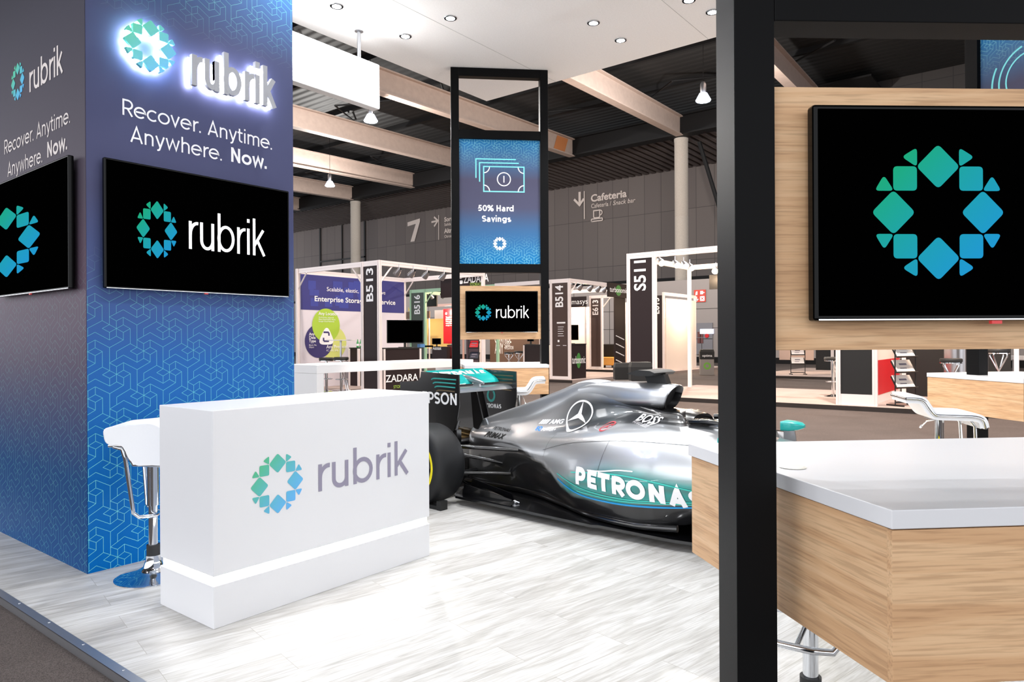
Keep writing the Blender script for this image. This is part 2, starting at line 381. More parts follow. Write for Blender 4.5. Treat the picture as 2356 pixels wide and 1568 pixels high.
def ftext(mb, t, M, size, bold=0., width=None, align='LEFT', shear=0., spacing=1., depth=0.):
    cu = bpy.data.curves.new('tmp', 'FONT'); cu.body = t; cu.size = size; cu.offset = bold*size; cu.align_x = align; cu.shear = shear
    cu.space_character = spacing; cu.extrude = depth; cu.resolution_u = 3
    ob = bpy.data.objects.new('tmp', cu); me = ob.to_mesh()
    vs = [v.co.copy() for v in me.vertices]; fs = [tuple(p.vertices) for p in me.polygons]
    if vs and width:
        x0 = min(v.x for v in vs); x1 = max(v.x for v in vs); k = width/(x1-x0); ax = {'LEFT': x0, 'CENTER': (x0+x1)/2, 'RIGHT': x1}[align]
        a0 = 0
        vs = [Vector(((v.x-ax)*k+a0, v.y, v.z)) for v in vs]
    mb.add(vs, fs, M); ob.to_mesh_clear(); bpy.data.objects.remove(ob); bpy.data.curves.remove(cu)
    return mb

# ring mark of squares, diamonds and corner darts
def rounded(poly, r, n=4):
    out = []; N_ = len(poly)
    for i in range(N_):
        p = Vector(poly[i]); a = (Vector(poly[i-1])-p); b = (Vector(poly[(i+1) % N_])-p)
        rr = min(r, a.length*.4, b.length*.4); s_ = p+a.normalized()*rr; e_ = p+b.normalized()*rr
        for k in range(n+1):
            t = k/n; out.append(tuple(s_*(1-t)**2+p*2*t*(1-t)+e_*t*t))
    return out
def ring_shapes():
    out = []
    for k in range(4):
        q = Matrix.Rotation(R(90*k), 2)
        out.append(rounded([tuple(q @ Vector(p)) for p in [(.67+.327, 0), (.67, .327), (.67-.327, 0), (.67, -.327)]], .07))
        out.append(rounded([tuple(q @ Vector(p)) for p in [(.317, .317), (.672, .317), (.672, .672), (.317, .672)]], .06))
        for p in ([(.314, .95), (.314, .66), (.545, .81)], [(.95, .314), (.81, .545), (.66, .314)]):
            pts = [tuple(q @ Vector(v)) for v in p]
            out.append(rounded(pts, .07))
    return out
RING = ring_shapes()
GREEN, BLUE = (.13, .70, .50), (.14, .62, .86)
def grad(p, g=GREEN, b=BLUE):
    t = max(0, min(1, .5+(p[0]-p[1])*.36)); a, c = lin(g), lin(b)
    return tuple(a[i]*(1-t)+c[i]*t for i in range(3))+(1,)
def ring(mb, M, r, depth=0., plain=False, pal=(GREEN, BLUE)):
    for sh in RING:
        area = sum(sh[i-1][0]*sh[i][1]-sh[i][0]*sh[i-1][1] for i in range(len(sh)))
        if area < 0: sh = sh[::-1]
        old = mb.col
        if not plain: mb.col = lambda p, r=r: grad((p[0]/r, p[1]/r), *pal)
        if depth: mb.prism([(x*r, y*r) for x, y in sh], 0, depth, M)
        else: mb.add([(x*r, y*r, 0) for x, y in sh], [tuple(range(len(sh)))], M)
        mb.col = old
    return mb
# isometric line print: one repeat on a triangular lattice (column step, height step)
ISO = [(0,0,0,1),(0,1,-1,1.5),(0,1,1,1.5),(1,1.5,1,.5),(1,.5,0,0),(1,.5,2,0),(2,0,1,-.5),(0,0,1,-.5),(1,-.5,1,-1.5),(1,-1.5,0,-1),
       (0,0,0,-1),(0,-1,-1,-1.5),(-1,-1.5,-1,-.5),(-1,-.5,0,0),(-1,-.5,-2,0),(-2,0,-1,.5),(-1,.5,0,0),(-1,.5,-2,1),(-2,1,-4,0),(-4,0,-4,-1),
       (2,0,2,-2),(-1,1.5,1,2.5),(1,2.5,3,1.5),(3,.5,3,-2.5),(1,1.5,3,.5),(1,-1.5,-1,-2.5)]
def clip(a, b, x0, x1, y0, y1):
    t0, t1 = 0., 1.; dx, dy = b[0]-a[0], b[1]-a[1]
    for p, q in ((-dx, a[0]-x0), (dx, x1-a[0]), (-dy, a[1]-y0), (dy, y1-a[1])):
        if abs(p) < 1e-9:
            if q < 0: return None
        else:
            r = q/p
            if p < 0: t0 = max(t0, r)
            else: t1 = min(t1, r)
    if t0 >= t1: return None
    return (a[0]+t0*dx, a[1]+t0*dy), (a[0]+t1*dx, a[1]+t1*dy)
def iso_print(mb, M, x0, x1, y0, y1, unit, px, py, w, colour, skip=None):
    a = unit*math.sqrt(3)/2; mb.col = colour
    ni = int((x1-x0)/(4*a))+4; nj = int((y1-y0)/(6*unit))+4
    i0 = int((x0-px)/(4*a))-2; j0 = int((y0-py)/(6*unit))-2
    for i in range(i0, i0+ni+1):
        for j in range(j0, j0+nj+2):
            ox = px+4*a*i; oy = py+6*unit*j+(3*unit if i % 2 else 0)
            for (ax, ay, bx, by) in ISO:
                s_ = clip((ox+ax*a, oy+ay*unit), (ox+bx*a, oy+by*unit), x0, x1, y0, y1)
                if not s_: continue
                if skip and skip((s_[0][1]+s_[1][1])/2): continue
                n = max(1, int(abs(s_[0][1]-s_[1][1])/.06)+1); d = Vector(s_[1])-Vector(s_[0])
                if d.length < 1e-5: continue
                nn = Vector((-d.y, d.x)).normalized()*w/2; vs = []; 
                for k in range(n+1):
                    p = Vector(s_[0])+d*k/n; vs += [(p.x+nn.x, p.y+nn.y, 0), (p.x-nn.x, p.y-nn.y, 0)]
                mb.add(vs, [(2*k, 2*k+1, 2*k+3, 2*k+2) for k in range(n)], M)
    mb.col = None; return mb
def ramp_fn(zs, cols):
    cs = [lin(c) for c in cols]
    def f(z):
        if z <= zs[0]: return cs[0]
        for i in range(len(zs)-1):
            if z <= zs[i+1]:
                t = (z-zs[i])/(zs[i+1]-zs[i]); return tuple(cs[i][k]*(1-t)+cs[i+1][k]*t for k in range(3))+(1,)
        return cs[-1]
    return f
def blend(a, b, t): return tuple(a[k]*(1-t)+b[k]*t for k in range(3))+(1,)
# ================================================================== THE HALL
b = MB(); b.box(-12, 60, -30, 75, -.14, -.04); b.build('floor', CARPET, kind='structure')
b = MB(); b.box(1.30, 8.4, -1.6, 8.6, -.04, 0.); b.build('floor_stand', FLOOR, kind='structure')
b = MB(); b.box(1.283, 1.302, -1.6, 8.6, -.04, .003); b.box(1.283, 1.325, -1.6, 8.6, .0005, .004)
for k in range(24): b.lathe([(.006, .004), (.005, .0065), (0.001, .007)], 8, Matrix.Translation((1.312, -1.4+k*.41, 0)))
b.build('trim_1', STEEL, kind='structure')
ROOF = lambda u: 13.92-.042*(40.5-u)
def wall_mat(name='taupe_wall_panels', c1='#5d5350', c2='#655b57', c3='#3d3634'):
    m, nt, b, N, L = nodes(name)
    tc = N('TexCoord'); mp = N('Mapping'); mp.inputs['Rotation'].default_value = (0, 0, 0)
    sp = N('SeparateXYZ'); cb = N('CombineXYZ'); L(tc.outputs['Object'], sp.inputs[0]); L(sp.outputs['Y'], cb.inputs[0]); L(sp.outputs['Z'], cb.inputs[1])
    ad = N('VectorMath', operation='ADD'); ad.inputs[1].default_value = (-.26+1.47*40, .52, 0); L(cb.outputs[0], ad.inputs[0])
    br = N('TexBrick'); br.offset = 0; br.inputs['Scale'].default_value = 1; br.inputs['Brick Width'].default_value = 1.47; br.inputs['Row Height'].default_value = 4.
    br.inputs['Mortar Size'].default_value = .022; br.inputs['Mortar Smooth'].default_value = .1
    br.inputs['Color1'].default_value = lin(c1); br.inputs['Color2'].default_value = lin(c2); br.inputs['Mortar'].default_value = lin(c3)
    L(ad.outputs[0], br.inputs['Vector']); L(br.outputs['Color'], b.inputs['Base Color']); b.inputs['Roughness'].default_value = .6
    return m
WALLP = wall_mat()
b = MB(); b.box(51.5, 51.9, 8, 110, 6.2, 15.2); b.build('wall_back', WALLP, kind='structure')
b = MB(); b.box(51.45, 51.9, 8, 110, -.04, 6.2); b.build('wall_recess', DECK, kind='structure')
b = MB(); b.box(51.38, 51.5, 61.0, 61.2, 6.2, 15.0); b.box(51.38, 51.5, 69.0, 69.2, 6.2, 15.0); b.box(51.38, 51.5, 65.0, 65.1, 6.2, 15.0)
b.box(51.38, 51.5, 61, 69, 10.6, 10.75); b.build('trim_2', MATTBLACK, kind='structure')
b = MB(); b.box(44.6, 45., -30, 12.0, -.04, 17.35); b.build('wall_right', wall_mat('dark_wall_panels', '#2e2a28', '#322d2b', '#1b1918'), kind='structure')
LOWWALL = mat('pale_low_wall', '#9b928e', .6); 
b = MB(); b.box(40., 40.4, -20, 60, .3, 4.93)
b.build('wall_low', LOWWALL, kind='structure')
b = MB(); b.box(39.97, 40.4, -20, 60, -.04, .3); b.build('baseboard_back', DECK, kind='structure')
b = MB(); 
for w in [12.3+2.75*k for k in range(14)]: b.box(39.985, 40.01, w, w+.03, .3, 4.93)
b.box(39.985, 40.01, -20, 60, 3.15, 3.18); b.box(39.985, 40.01, -20, 60, 2.0, 2.03)
b.build('trim_3', mat('seam_grey', '#4f4a48', .7), kind='structure')
# roof deck, purlins and the dark cross girder
m, nt, bs, N, L = nodes('corrugated_black_deck')
tc = N('TexCoord'); wv = N('TexWave'); wv.bands_direction = 'X'; wv.inputs['Scale'].default_value = .55; wv.inputs['Distortion'].default_value = 0
L(tc.outputs['Object'], wv.inputs['Vector']); r = ramp(N, [(.2, '#0c0b0b'), (.8, '#151313')]); L(wv.outputs['Fac'], r.inputs[0]); L(r.outputs[0], bs.inputs['Base Color'])
bp = N('Bump'); bp.inputs['Strength'].default_value = .5; bp.inputs['Distance'].default_value = .1; L(wv.outputs['Fac'], bp.inputs['Height']); L(bp.outputs['Normal'], bs.inputs['Normal']); bs.inputs['Roughness'].default_value = .7
b = MB(); b.loft([[(u, -30, ROOF(u)+1.9), (u, 110, ROOF(u)+1.9), (u, 110, ROOF(u)+2.1), (u, -30, ROOF(u)+2.1)] for u in (-12, 60)]); b.build('ceiling', m, kind='structure')
b = MB()
for u in [4+4.6*k for k in range(8)]: b.box(u-.1, u+.1, -30, 110, ROOF(u)+1.62, ROOF(u)+1.9)
for u in [6+9.2*k for k in range(4)]:
    for w in [8+7.8*k for k in range(7)]:
        b.tube([(u, w, ROOF(u)+1.0), (u+4.6, w+3.9, ROOF(u+4)+1.8)], .05, 6); b.tube([(u, w+7.8, ROOF(u)+1.0), (u+4.6, w+3.9, ROOF(u+4)+1.8)], .05, 6)
b.build('trim_4', DECK, kind='structure')
b = MB(); b.box(40.5, 40.9, 11.2, 110, 13.95, 15.1); b.box(40.3, 41.1, 11.2, 110, 13.9, 14.0); b.box(40.3, 41.1, 11.2, 110, 15.05, 15.12); b.build('trim_5', DECK, kind='structure')
b = MB()
for w in [17+.62*k for k in range(112)]: b.box(41.2, 51.5, w, w+.3, 14.62, 14.85)
b.build('ceiling_slats', mat('taupe_ceiling_slat', '#5f5552', .7), kind='structure')
b = MB(); b.box(41.1, 52, 8, 110, 15.25, 15.35); b.build('ceiling_soffit', DECK, kind='structure')
BEAM_ENDS = [(2.95, 'far right beyond the wooden screen panel'), (10.75, 'ending right of the thick black post'), (18.61, 'resting on the right concrete column'), (26.49, 'passing behind the open top of the far black tower'),
             (34.3, 'running just under the white lightbox'), (42.1, 'second lowest at upper left'), (49.85, 'resting on the left concrete column'), (57.7, 'lowest, by the blue wall edge')]
for w, s_ in BEAM_ENDS:
    t = thing('roof_beam', 'tan steel roof beam '+s_, 'beam', (40.5, w, 13.92), 0, 'tan roof beams')
    b = W(t)
    for (y0, y1, z0, z1) in ((-.04, .04, 0, 1.1),):
        b.loft([[(u, w-.05*(40.5-u)+y0, ROOF(u)+z0), (u, w-.05*(40.5-u)+y1, ROOF(u)+z0), (u, w-.05*(40.5-u)+y1, ROOF(u)+z1), (u, w-.05*(40.5-u)+y0, ROOF(u)+z1)] for u in (-6, 40.5)])
    b.build('web', TAN, t)
    for z0 in (-.05, 1.08):
        b = W(t); b.loft([[(u, w-.05*(40.5-u)-.24, ROOF(u)+z0), (u, w-.05*(40.5-u)+.24, ROOF(u)+z0), (u, w-.05*(40.5-u)+.24, ROOF(u)+z0+.07), (u, w-.05*(40.5-u)-.24, ROOF(u)+z0+.07)] for u in (-6, 40.52)])
        b.build('flange', TAN, t)
    if abs(w-26.49) < .1:
        b = W(t); u0, u1 = 38.0, 39.4
        b.add([(u0, w-.05*(40.5-u0)-.06, ROOF(u0)), (u1, w-.05*(40.5-u1)-.06, ROOF(u1)), (u1+.5, w-.05*(40-u1)-.06, ROOF(u1)+1.06), (u0+.5, w-.05*(40-u0)-.06, ROOF(u0)+1.06)], [(0, 1, 2, 3)])
        b.build('painted_mark', mat('orange_paint_mark', '#c07a4a', .6), t, label='orange painted band')
for w, r_, s_ in ((18.86, .42, 'right-hand round concrete column behind the S511 stand'), (50.3, .45, 'left-hand round concrete column behind the B513 stand')):
    b = MB(); b.lathe([(r_, -.04), (r_, 9), (r_*.985, 9.01), (r_, 9.02), (r_, 13.7), (r_*1.04, 13.72), (r_*1.04, 13.9)], 32, Matrix.Translation((41.3, w, 0)))
    tag(b.build('concrete_column', CONCRETE, origin=(41.3, w, -.04), smooth=40), s_, 'column', 'concrete columns')
b = MB(); b.tube([(46.12, 15.28, -.04), (43, 18.4, 14)], .14, 8); tag(b.build('steel_brace', DECK, origin=(46.12, 15.28, -.04)), 'dark diagonal steel brace beside the right concrete column', 'brace')

# lettering on the back wall
t = thing('wall_lettering', 'big pale number 7 on the dark hall wall', 'sign', (51.45, 53.3, 12.7), 0, 'pale wall signs'); b = W(t)
b.M = b.M @ face_u(51.44, 54.25, 11.67)
b.add([(0, 2.08, 0), (1.84, 2.3, 0), (1.84, 1.98, 0), (1.02, 0, 0), (.42, 0, 0), (1.22, 1.80, 0), (0, 1.66, 0)], [(0, 6, 5, 1), (1, 5, 2), (2, 5, 4, 3)]); b.build('numeral', LETTER, t)
t = thing('wall_lettering', 'pale wall sign with right-pointing arrow and cut-off text lines', 'sign', (51.45, 49.9, 12.7), 0, 'pale wall signs'); b = W(t); b.M = b.M @ face_u(51.44, 50.75, 11.5)
b.box(.98, 1.07, 0, 2.5, 0, .01); ribbon(b, [(0, 1.9), (.9, 1.95)], .09, None); ribbon(b, [(.4, 2.38), (.92, 1.95), (.4, 1.42)], .09, Matrix.Translation((0, 0, .02))); b.build('arrow', LETTER, t)
b = W(t); B0 = b.M
for txt, z, sz, bd in (('Sortida', 13.35, .62, .035), ('Salida / Exit', 12.92, .4, .012), ('Altres pavellons', 12.2, .62, .035), ('Otros / Other halls', 11.72, .4, .012)):
    b.M = B0 @ face_u(51.44, 48.95, z-.1); ftext(b, txt, None, sz, bd)
b.build('lettering', LETTER, t)
t = thing('wall_lettering', 'pale Cafeteria wall sign with down arrow and coffee cup', 'sign', (51.45, 30.5, 12.7), 0, 'pale wall signs'); b = W(t); B0 = b.M
b.M = B0 @ face_u(51.44, 33.5, 11.5)
b.box(1.05, 1.14, .2, 2.6, 0, .01); ribbon(b, [(.62, 2.6), (.62, 1.4)], .12, None); ribbon(b, [(.06, 2.02), (.62, 1.46), (1.06, 1.95)], .1, Matrix.Translation((0, 0, .02))); b.build('arrow', LETTER, t)
b = W(t)
b.M = B0 @ face_u(51.44, 31.75, 13.1); ftext(b, 'Cafeteria', None, .84, .03, 3.45)
b.M = B0 @ face_u(51.44, 31.72, 12.55); ftext(b, 'Cafetería /', None, .52, .01, 1.95); b.M = B0 @ face_u(51.44, 29.6, 12.55); ftext(b, 'Snack bar', None, .52, .01, 2.1, shear=.2); b.build('lettering', LETTER, t)
b = W(t); b.M = B0 @ face_u(51.44, 31.7, 11.4)
ribbon(b, [(.22, .9), (.22, .42)]+arc(.34, .42, .12, .14, 180, 270, 5)+[(.7, .28)]+arc(.7, .42, .12, .14, 270, 360, 5)+[(.82, .9), (.22, .9)], .05, None)
ribbon(b, [(.82, .86)]+arc(.86, .68, .2, .2, 90, -60, 8)+[(.8, .45)], .045, Matrix.Translation((0, 0, .02))); ribbon(b, rounded([(0, 0), (1.1, 0), (1.1, .2), (0, .2)], .08)+[(0.08, 0)], .045, Matrix.Translation((0, 0, .03))); b.build('cup_symbol', LETTER, t)

# high bay lamps
GLASS = mat('prismatic_glass', '#dfe8ff', .15, emit=2.5)
def highbay(px, py, s_):
    d = ray(px, py); k = (12.0-EYE)/d[2]; p = Vector((d[0]*k, d[1]*k, 12.0))
    t = thing('high_bay_lamp', s_, 'lamp', p, 0, 'white pendant lamps')
    b = MB(); b.lathe([(.11, .1), (.13, .16), (.13, .5), (.08, .6), (.03, .62)], 18); b.build('housing', STEEL, t, smooth=40)
    b = MB(); b.lathe([(.30, -.24), (.33, -.2), (.17, .1), (.12, .1)], 24, cap=False); b.build('shade', GLASS, t, smooth=40)
    b = MB(); b.lathe([(.28, -.22), (.01, -.2)], 24); b.build('lamp_glow', mat('lamp_glow', '#ffffff', emit=9, bump=(5, 0, 0)), t)
    b = MB(); b.tube([(0, 0, .6), (0, 0, ROOF(p.x)+1.885-12.0)], .012, 5); b.build('cable', DECK, t)
    lamp('bay_and_fill_light', 'POINT', p+Vector((0, 0, -.5)), 4000, (1, .97, .93), .25)
highbay(853, 268, 'white pendant high-bay lamp right under the lightbox end'); highbay(759, 420, 'small white pendant high-bay lamp above the B513 stand'); highbay(1618, 220, 'white pendant high-bay lamp left of the thick black post')

# ================================================================== THE STAND
# column clad in printed blue fabric
CU0, CU1, CW0, CW1, CH = 1.73, 3.166, 4.578, 6.17, 4.72
ZS = [0, .55, 1.25, 1.75, 2.3, 3.45, 4.1, 4.7]
ZC = ['#0062ab', '#0b62a8', '#2a60a2', '#475684', '#4c4e6c', '#4d5272', '#3a6ca2', '#2a6aa8']
PRINT = print_mat('blue_to_slate_fabric_print', ZS, ZC, .45); bgf = ramp_fn(ZS, ZC)
t = thing('display_column', 'tall blue and slate printed column with glowing logo', 'display wall', ((CU0+CU1)/2, (CW0+CW1)/2, 0))
b = W(t); b.box(CU0+.004, CU1-.004, CW0+.004, CW1-.004, 0, CH); b.build('core', MATTBLACK, t)
b = W(t); b.box(CU0+.004, CU1, CW0, CW0+.003, 0, CH); b.build('front_fabric', PRINT, t)
ZC2 = ['#08427a', '#123f70', '#4b4055', '#5a4956', '#4c444f', '#3b3944', '#272630', '#1d1c25']  # side print run, with the shade on this face put into its colours
PRINT2 = print_mat('shaded_slate_print', ZS, ZC2, .45); bgf2 = ramp_fn(ZS, ZC2)
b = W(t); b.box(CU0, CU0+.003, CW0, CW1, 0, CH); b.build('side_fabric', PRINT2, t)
def line_col(p, st=1., bgf=bgf):
    z = p[1]; k = max(0, 1-z/1.95) if z < 2.5 else max(0, (z-3.4)/1.4)
    return blend(bgf(z), lin('#6fd0cc'), min(1, .25+k*1.1)*min(1, k*6)*st)
b = W(t); B0 = b.M
iso_print(b, face_w(CU0, CW0-.0003, 0), .004, CU1-CU0, 0.0, CH, .0467, 1.9-CU0, 1.46-.28*6, .0022, line_col, lambda z: 1.93 < z < 3.42); b.build('front_line_print', PAINT, t)
b = W(t); iso_print(b, face_u(CU0-.0003, CW1, 0), 0, CW1-CW0, 0.0, CH, .0467, .1, .2-.28*6, .0022, lambda p: line_col(p, .38, bgf2), lambda z: 1.93 < z < 9); b.build('side_line_print', PAINT, t)
b = W(t)
stext(b, 'Recover. Anytime.', face_w(1.941, CW0-.002, 2.783), .101, .105, 1.053); stext(b, 'Anywhere. ', face_w(1.993, CW0-.002, 2.626), .101, .105, .645)
stext(b, 'Now.', face_w(2.662, CW0-.002, 2.634), .101, .165, .285); b.build('front_slogan', SNOW, t, label='white slogan lettering')
b = W(t); lw = mat('dim_white_print', '#d9cfcb', .6)
stext(b, 'Recover. Anytime.', face_u(CU0-.002, 5.975, 2.725), .101, .105, 1.19); stext(b, 'Anywhere. ', face_u(CU0-.002, 5.905, 2.555), .101, .105, .70)
stext(b, 'Now.', face_u(CU0-.002, 5.165, 2.57), .101, .165, .33); stext(b, 'rubrik', face_u(CU0-.002, 5.475, 3.06), .185, .12, .575); b.build('side_slogan', lw, t)
b = W(t); ring(b, face_u(CU0-.002, 5.70, 3.185), .132); b.build('side_logo', PAINT, t)
# halo lit logo: solid letters on stand-offs with a light strip behind
b = W(t); ring(b, face_w(2.08, CW0-.056, 3.232), .163, .026, pal=((.40, .83, .68), (.42, .75, .93))); b.build('logo_shapes', PAINT, t)
b = W(t); ring(b, face_w(2.08, CW0-.027, 3.232) @ Matrix.Rotation(math.pi, 4, 'Y'), .158, plain=True); 
stext(b, 'rubrik', face_w(2.345, CW0-.026, 3.06), .275, .12, .61, track=.05); b.build('halo_strip', HALO, t)
b = W(t); stext(b, 'rubrik', face_w(2.34, CW0-.064, 3.06), .28, .15, .62, .03, track=.05); b.build('logo_letter', GREYMETAL, t)

def television(name, label, wd, hg, loc, rz, picture, bez=.011, group='black flat televisions'):
    """origin at the middle of the rear face; the screen looks along local -y"""
    t = thing(name, label, 'television', loc, rz, group)
    b = MB(); b.box(-wd/2, wd/2, -.045, -.012, -hg/2, hg/2); b.build('casing', GLOSSBLACK, t, bevel=.006)
    b = MB(); b.box(-wd/2+bez, wd/2-bez, -.0465, -.044, -hg/2+bez, hg/2-bez); b.build('screen', SCREEN, t)
    b = MB(); b.box(-wd*.3, wd*.3, -.014, .0, -hg*.3, hg*.3); b.build('wall_mount', MATTBLACK, t)
    b = MB(); b.box(-wd/2+.01, wd/2-.01, -.0465, -.044, -hg/2+.001, -hg/2+.004); b.build('bottom_trim', CHROME, t)
    b = MB(); b.box(-.012, .012, -.040, -.03, -hg/2-.008, -hg/2-.0005); b.build('standby_light', mat('red_indicator', '#b03030', .4, emit=.6), t)
    cx, cz, r_, word = picture[:4]; kx = picture[4] if len(picture) > 4 else 1.
    b = MB(); ring(b, frame((cx, -.0475, cz), (1, 0, 0), (0, 0, 1)) @ Matrix.Diagonal((kx, 1, 1, 1)), r_)
    if abs(cx)+abs(r_*kx) > wd/2-bez:      # the picture runs past the edge of the screen
        for p in b.v: p.x = max(p.x, -wd/2+bez)
    b.build('logo_picture', GLOW, t)
    if word:
        x, z, w_, h_ = word; b = MB(); stext(b, 'rubrik', frame((x, -.0475, z), (1, 0, 0), (0, 0, 1)), h_, .092, w_); b.build('word_picture', mat('white_picture', '#f4f4f4', emit=.4, bump=(5, 0, 0)), t)
    return t
television('television', 'large flat television showing ring and word under the slogan', 1.278, .785, (2.452, 4.568, 2.096), 0, (-.328, -.008, .185, (-.122, -.108, .562, .255), .70))
television('television', 'television on the dim left side of the blue column', 1.32, .80, (1.72, 5.342, 2.10), R(-90), (-.41, -.03, .245, None, 2.6))

# reception counter
t = thing('reception_counter', 'white reception counter with glowing strip and ring logo', 'counter', (2.5, 3.48, 0))
c0, c1, d0, d1 = 1.765, 3.222, 3.21, 3.745
b = W(t); b.box(c0, c1, d0, d1, .25, 1.047); b.build('body', WHITE, t, bevel=.003)
b = W(t); b.box(c0, c1, d0, d1, 0, .205); b.build('plinth', WHITE, t, bevel=.003)
b = W(t); b.box(c0+.012, c1-.012, d0+.012, d1-.012, .205, .25); b.build('light_strip', LEDW, t)
b = W(t); ring(b, face_w(2.117, d0-.0015, .642), .157, pal=((.30, .70, .50), (.36, .66, .90))); b.build('logo', PAINT, t)
b = W(t); stext(b, 'rubrik', face_w(2.368, d0-.0015, .556), .205, .115, .675); b.build('wordmark', GREYPRINT, t)

# white bench-height bar table behind it
t = thing('bar_table', 'long white slab bar table between the blue column and far tower', 'table', (6.2, 6.9, 0))
x0, x1, y0, y1 = 4.93, 7.63, 6.70, 7.36
b = W(t); b.box(x0, x1, y0, y1, 1.005, 1.1); b.build('top', WHITE, t, bevel=.003)
for a in (x0, x1-.10): b = W(t); b.box(a, a+.10, y0, y1, 0, 1.004); b.build('leg', WHITE, t, bevel=.002)
for q in (6.85, 7.05, 7.22): b = W(t); b.lathe([(.01, 0), (.008, .004)], 10, Matrix.Translation((x1-.10, q, .93)) @ Matrix.Rotation(R(-90), 4, 'Y')); b.build('screw_cover', STEEL, t)

# canopy
t = thing('canopy', 'flat white canopy over the stand with recessed downlights', 'canopy', (4.5, 2.5, CANOPY_Z))
b = W(t); b.box(1.6, 7.28, -1.4, 6.13, CANOPY_Z, CANOPY_Z+.16); b.build('panel', WHITEPAINT, t, bevel=.004)
b = W(t); b.box(2.7, 5.70, .9, 4.235, CANOPY_Z-.05, CANOPY_Z); b.build('dropped_panel', WHITEPAINT, t)
b = W(t); b.box(1.6, 7.28, 4.99, 4.994, CANOPY_Z-.0015, CANOPY_Z); b.box(4.0, 4.004, 4.2, 6.13, CANOPY_Z-.0015, CANOPY_Z); b.box(5.7, 7.28, 3.0, 3.004, CANOPY_Z-.0015, CANOPY_Z); b.build('joint', mat('joint_grey', '#b9b9b9', .6), t)
for u, w in DOWNLIGHTS:
    dz = .05 if (2.7 < u < 5.7 and .9 < w < 4.235) else 0
    b = W(t); b.lathe([(.062, -.008), (.066, -.004), (.066, 0), (.045, 0), (.045, -.008)], 24, Matrix.Translation((u, w, CANOPY_Z-dz)), cap=False); f = b.build('downlight', STEEL, t, smooth=40)
    b = W(t); b.lathe([(.044, -.006), (.002, -.005)], 20, Matrix.Translation((u, w, CANOPY_Z-dz))); o = b.build('lens', LENS, f)
t = thing('lightbox', 'glowing white lightbox hung on poles under the canopy', 'lightbox', (4.1, 5.77, 4.3))
b = W(t); b.box(3.17, 5.03, 5.725, 5.82, 3.835, 4.305); b.build('frame', WHITE, t, bevel=.003)
b = W(t); b.box(3.18, 5.025, 5.72, 5.726, 3.845, 4.3); b.build('front_panel', BOXLIGHT, t)
b = W(t); b.box(3.18, 5.02, 5.73, 5.815, 4.304, 4.308); b.build('top_panel', BOXLIGHT, t)
for u in (3.6, 4.795):
    b = W(t); b.tube([(u, 5.77, 4.305), (u, 5.77, CANOPY_Z)], .02, 14); b.lathe([(.045, CANOPY_Z-.006), (.045, CANOPY_Z)], 16, Matrix.Translation((u, 5.77, 0))); b.build('hanging_pole', STEEL, t, smooth=40)

# display towers
def poster(t, x0, x1, z0, z1, y, art):
    zs = [z0, z0+(z1-z0)*.25, z0+(z1-z0)*.45, z0+(z1-z0)*.68, z0+(z1-z0)*.86, z1]; cs = ['#1a78b2', '#3c6690', '#4d4e64', '#4e4d62', '#4a739c', '#2a80bc']
    m = MATS.get('poster_print_%d' % (z0*100)) or print_mat('poster_print_%d' % (z0*100), zs, cs, .35); f = ramp_fn(zs, cs); mid = (z0+z1)/2
    b = MB(); b.box(x0, x1, y, y+.006, z0, z1); p = b.build('poster', m, t)
    b = MB(); w_ = x1-x0
    def lc(q):
        k = abs(q[1]-mid)/(z1-z0)*2; return blend(f(q[1]), lin('#8fd8dd'), max(0, min(.85, (k-.55)*2)))
    iso_print(b, frame((x0, y-.001, 0), (1, 0, 0), (0, 0, 1)), 0, w_, z0, z1, .034, .33, z0+.06, .0035, lc, lambda z: abs(z-mid)/(z1-z0)*2 < .55); b.build('line_print', PAINT, p)
    cy = mat('cyan_print', '#7fe9ee', .4, bump=(90, .01, 0)); PM = frame(((x0+x1)/2, y-.002, 0), (1, 0, 0), (0, 0, 1)); H_ = z1-z0
    if art == 'note':
        b = MB(); g = lambda fx, fy: ((fx-.5)*w_, z1-fy*H_)
        ribbon(b, [g(.205, .31), g(.205, .157), g(.70, .157)], .007, PM); ribbon(b, [g(.25, .34), g(.25, .187), g(.735, .187)], .007, PM)
        ribbon(b, [g(.30, .217), g(.80, .217), g(.80, .417), g(.30, .417), g(.30, .217)], .007, PM); b.build('note_outline', cy, p)
        b = MB(); c = g(.55, .317); ribbon(b, arc(c[0], c[1], .078, .078, 0, 360, 40), .006, PM); ribbon(b, [(c[0], c[1]-.04), (c[0], c[1]+.04)], .006, PM)
        for (fx, fy, a0, a1) in ((.30, .217, 270, 360), (.80, .217, 180, 270), (.30, .417, 0, 90), (.80, .417, 90, 180)):
            q = g(fx, fy); ribbon(b, arc(q[0], q[1], .07, .075, a0, a1, 10), .006, PM)
        stext(b, '50% Hard', PM @ Matrix.Translation((-.045, z1-.575*H_, 0)), .072, .19, .43, align='c'); stext(b, 'Savings', PM @ Matrix.Translation((-.04, z1-.66*H_, 0)), .072, .19, .345, align='c')
        ring(b, PM @ Matrix.Translation((-.005, z1-.836*H_, 0)), .083, plain=True); b.build('white_print', SNOW, p)
    else:
        b = MB(); c = (-.02, z1-.31*H_)
        ribbon(b, arc(c[0], c[1], .32, .32, 150, 390, 40), .009, PM); ribbon(b, arc(c[0], c[1], .255, .255, 100, 250, 30), .008, PM); ribbon(b, arc(c[0], c[1], .19, .19, 0, 360, 40), .007, PM); b.build('dial_outline', cy, p)
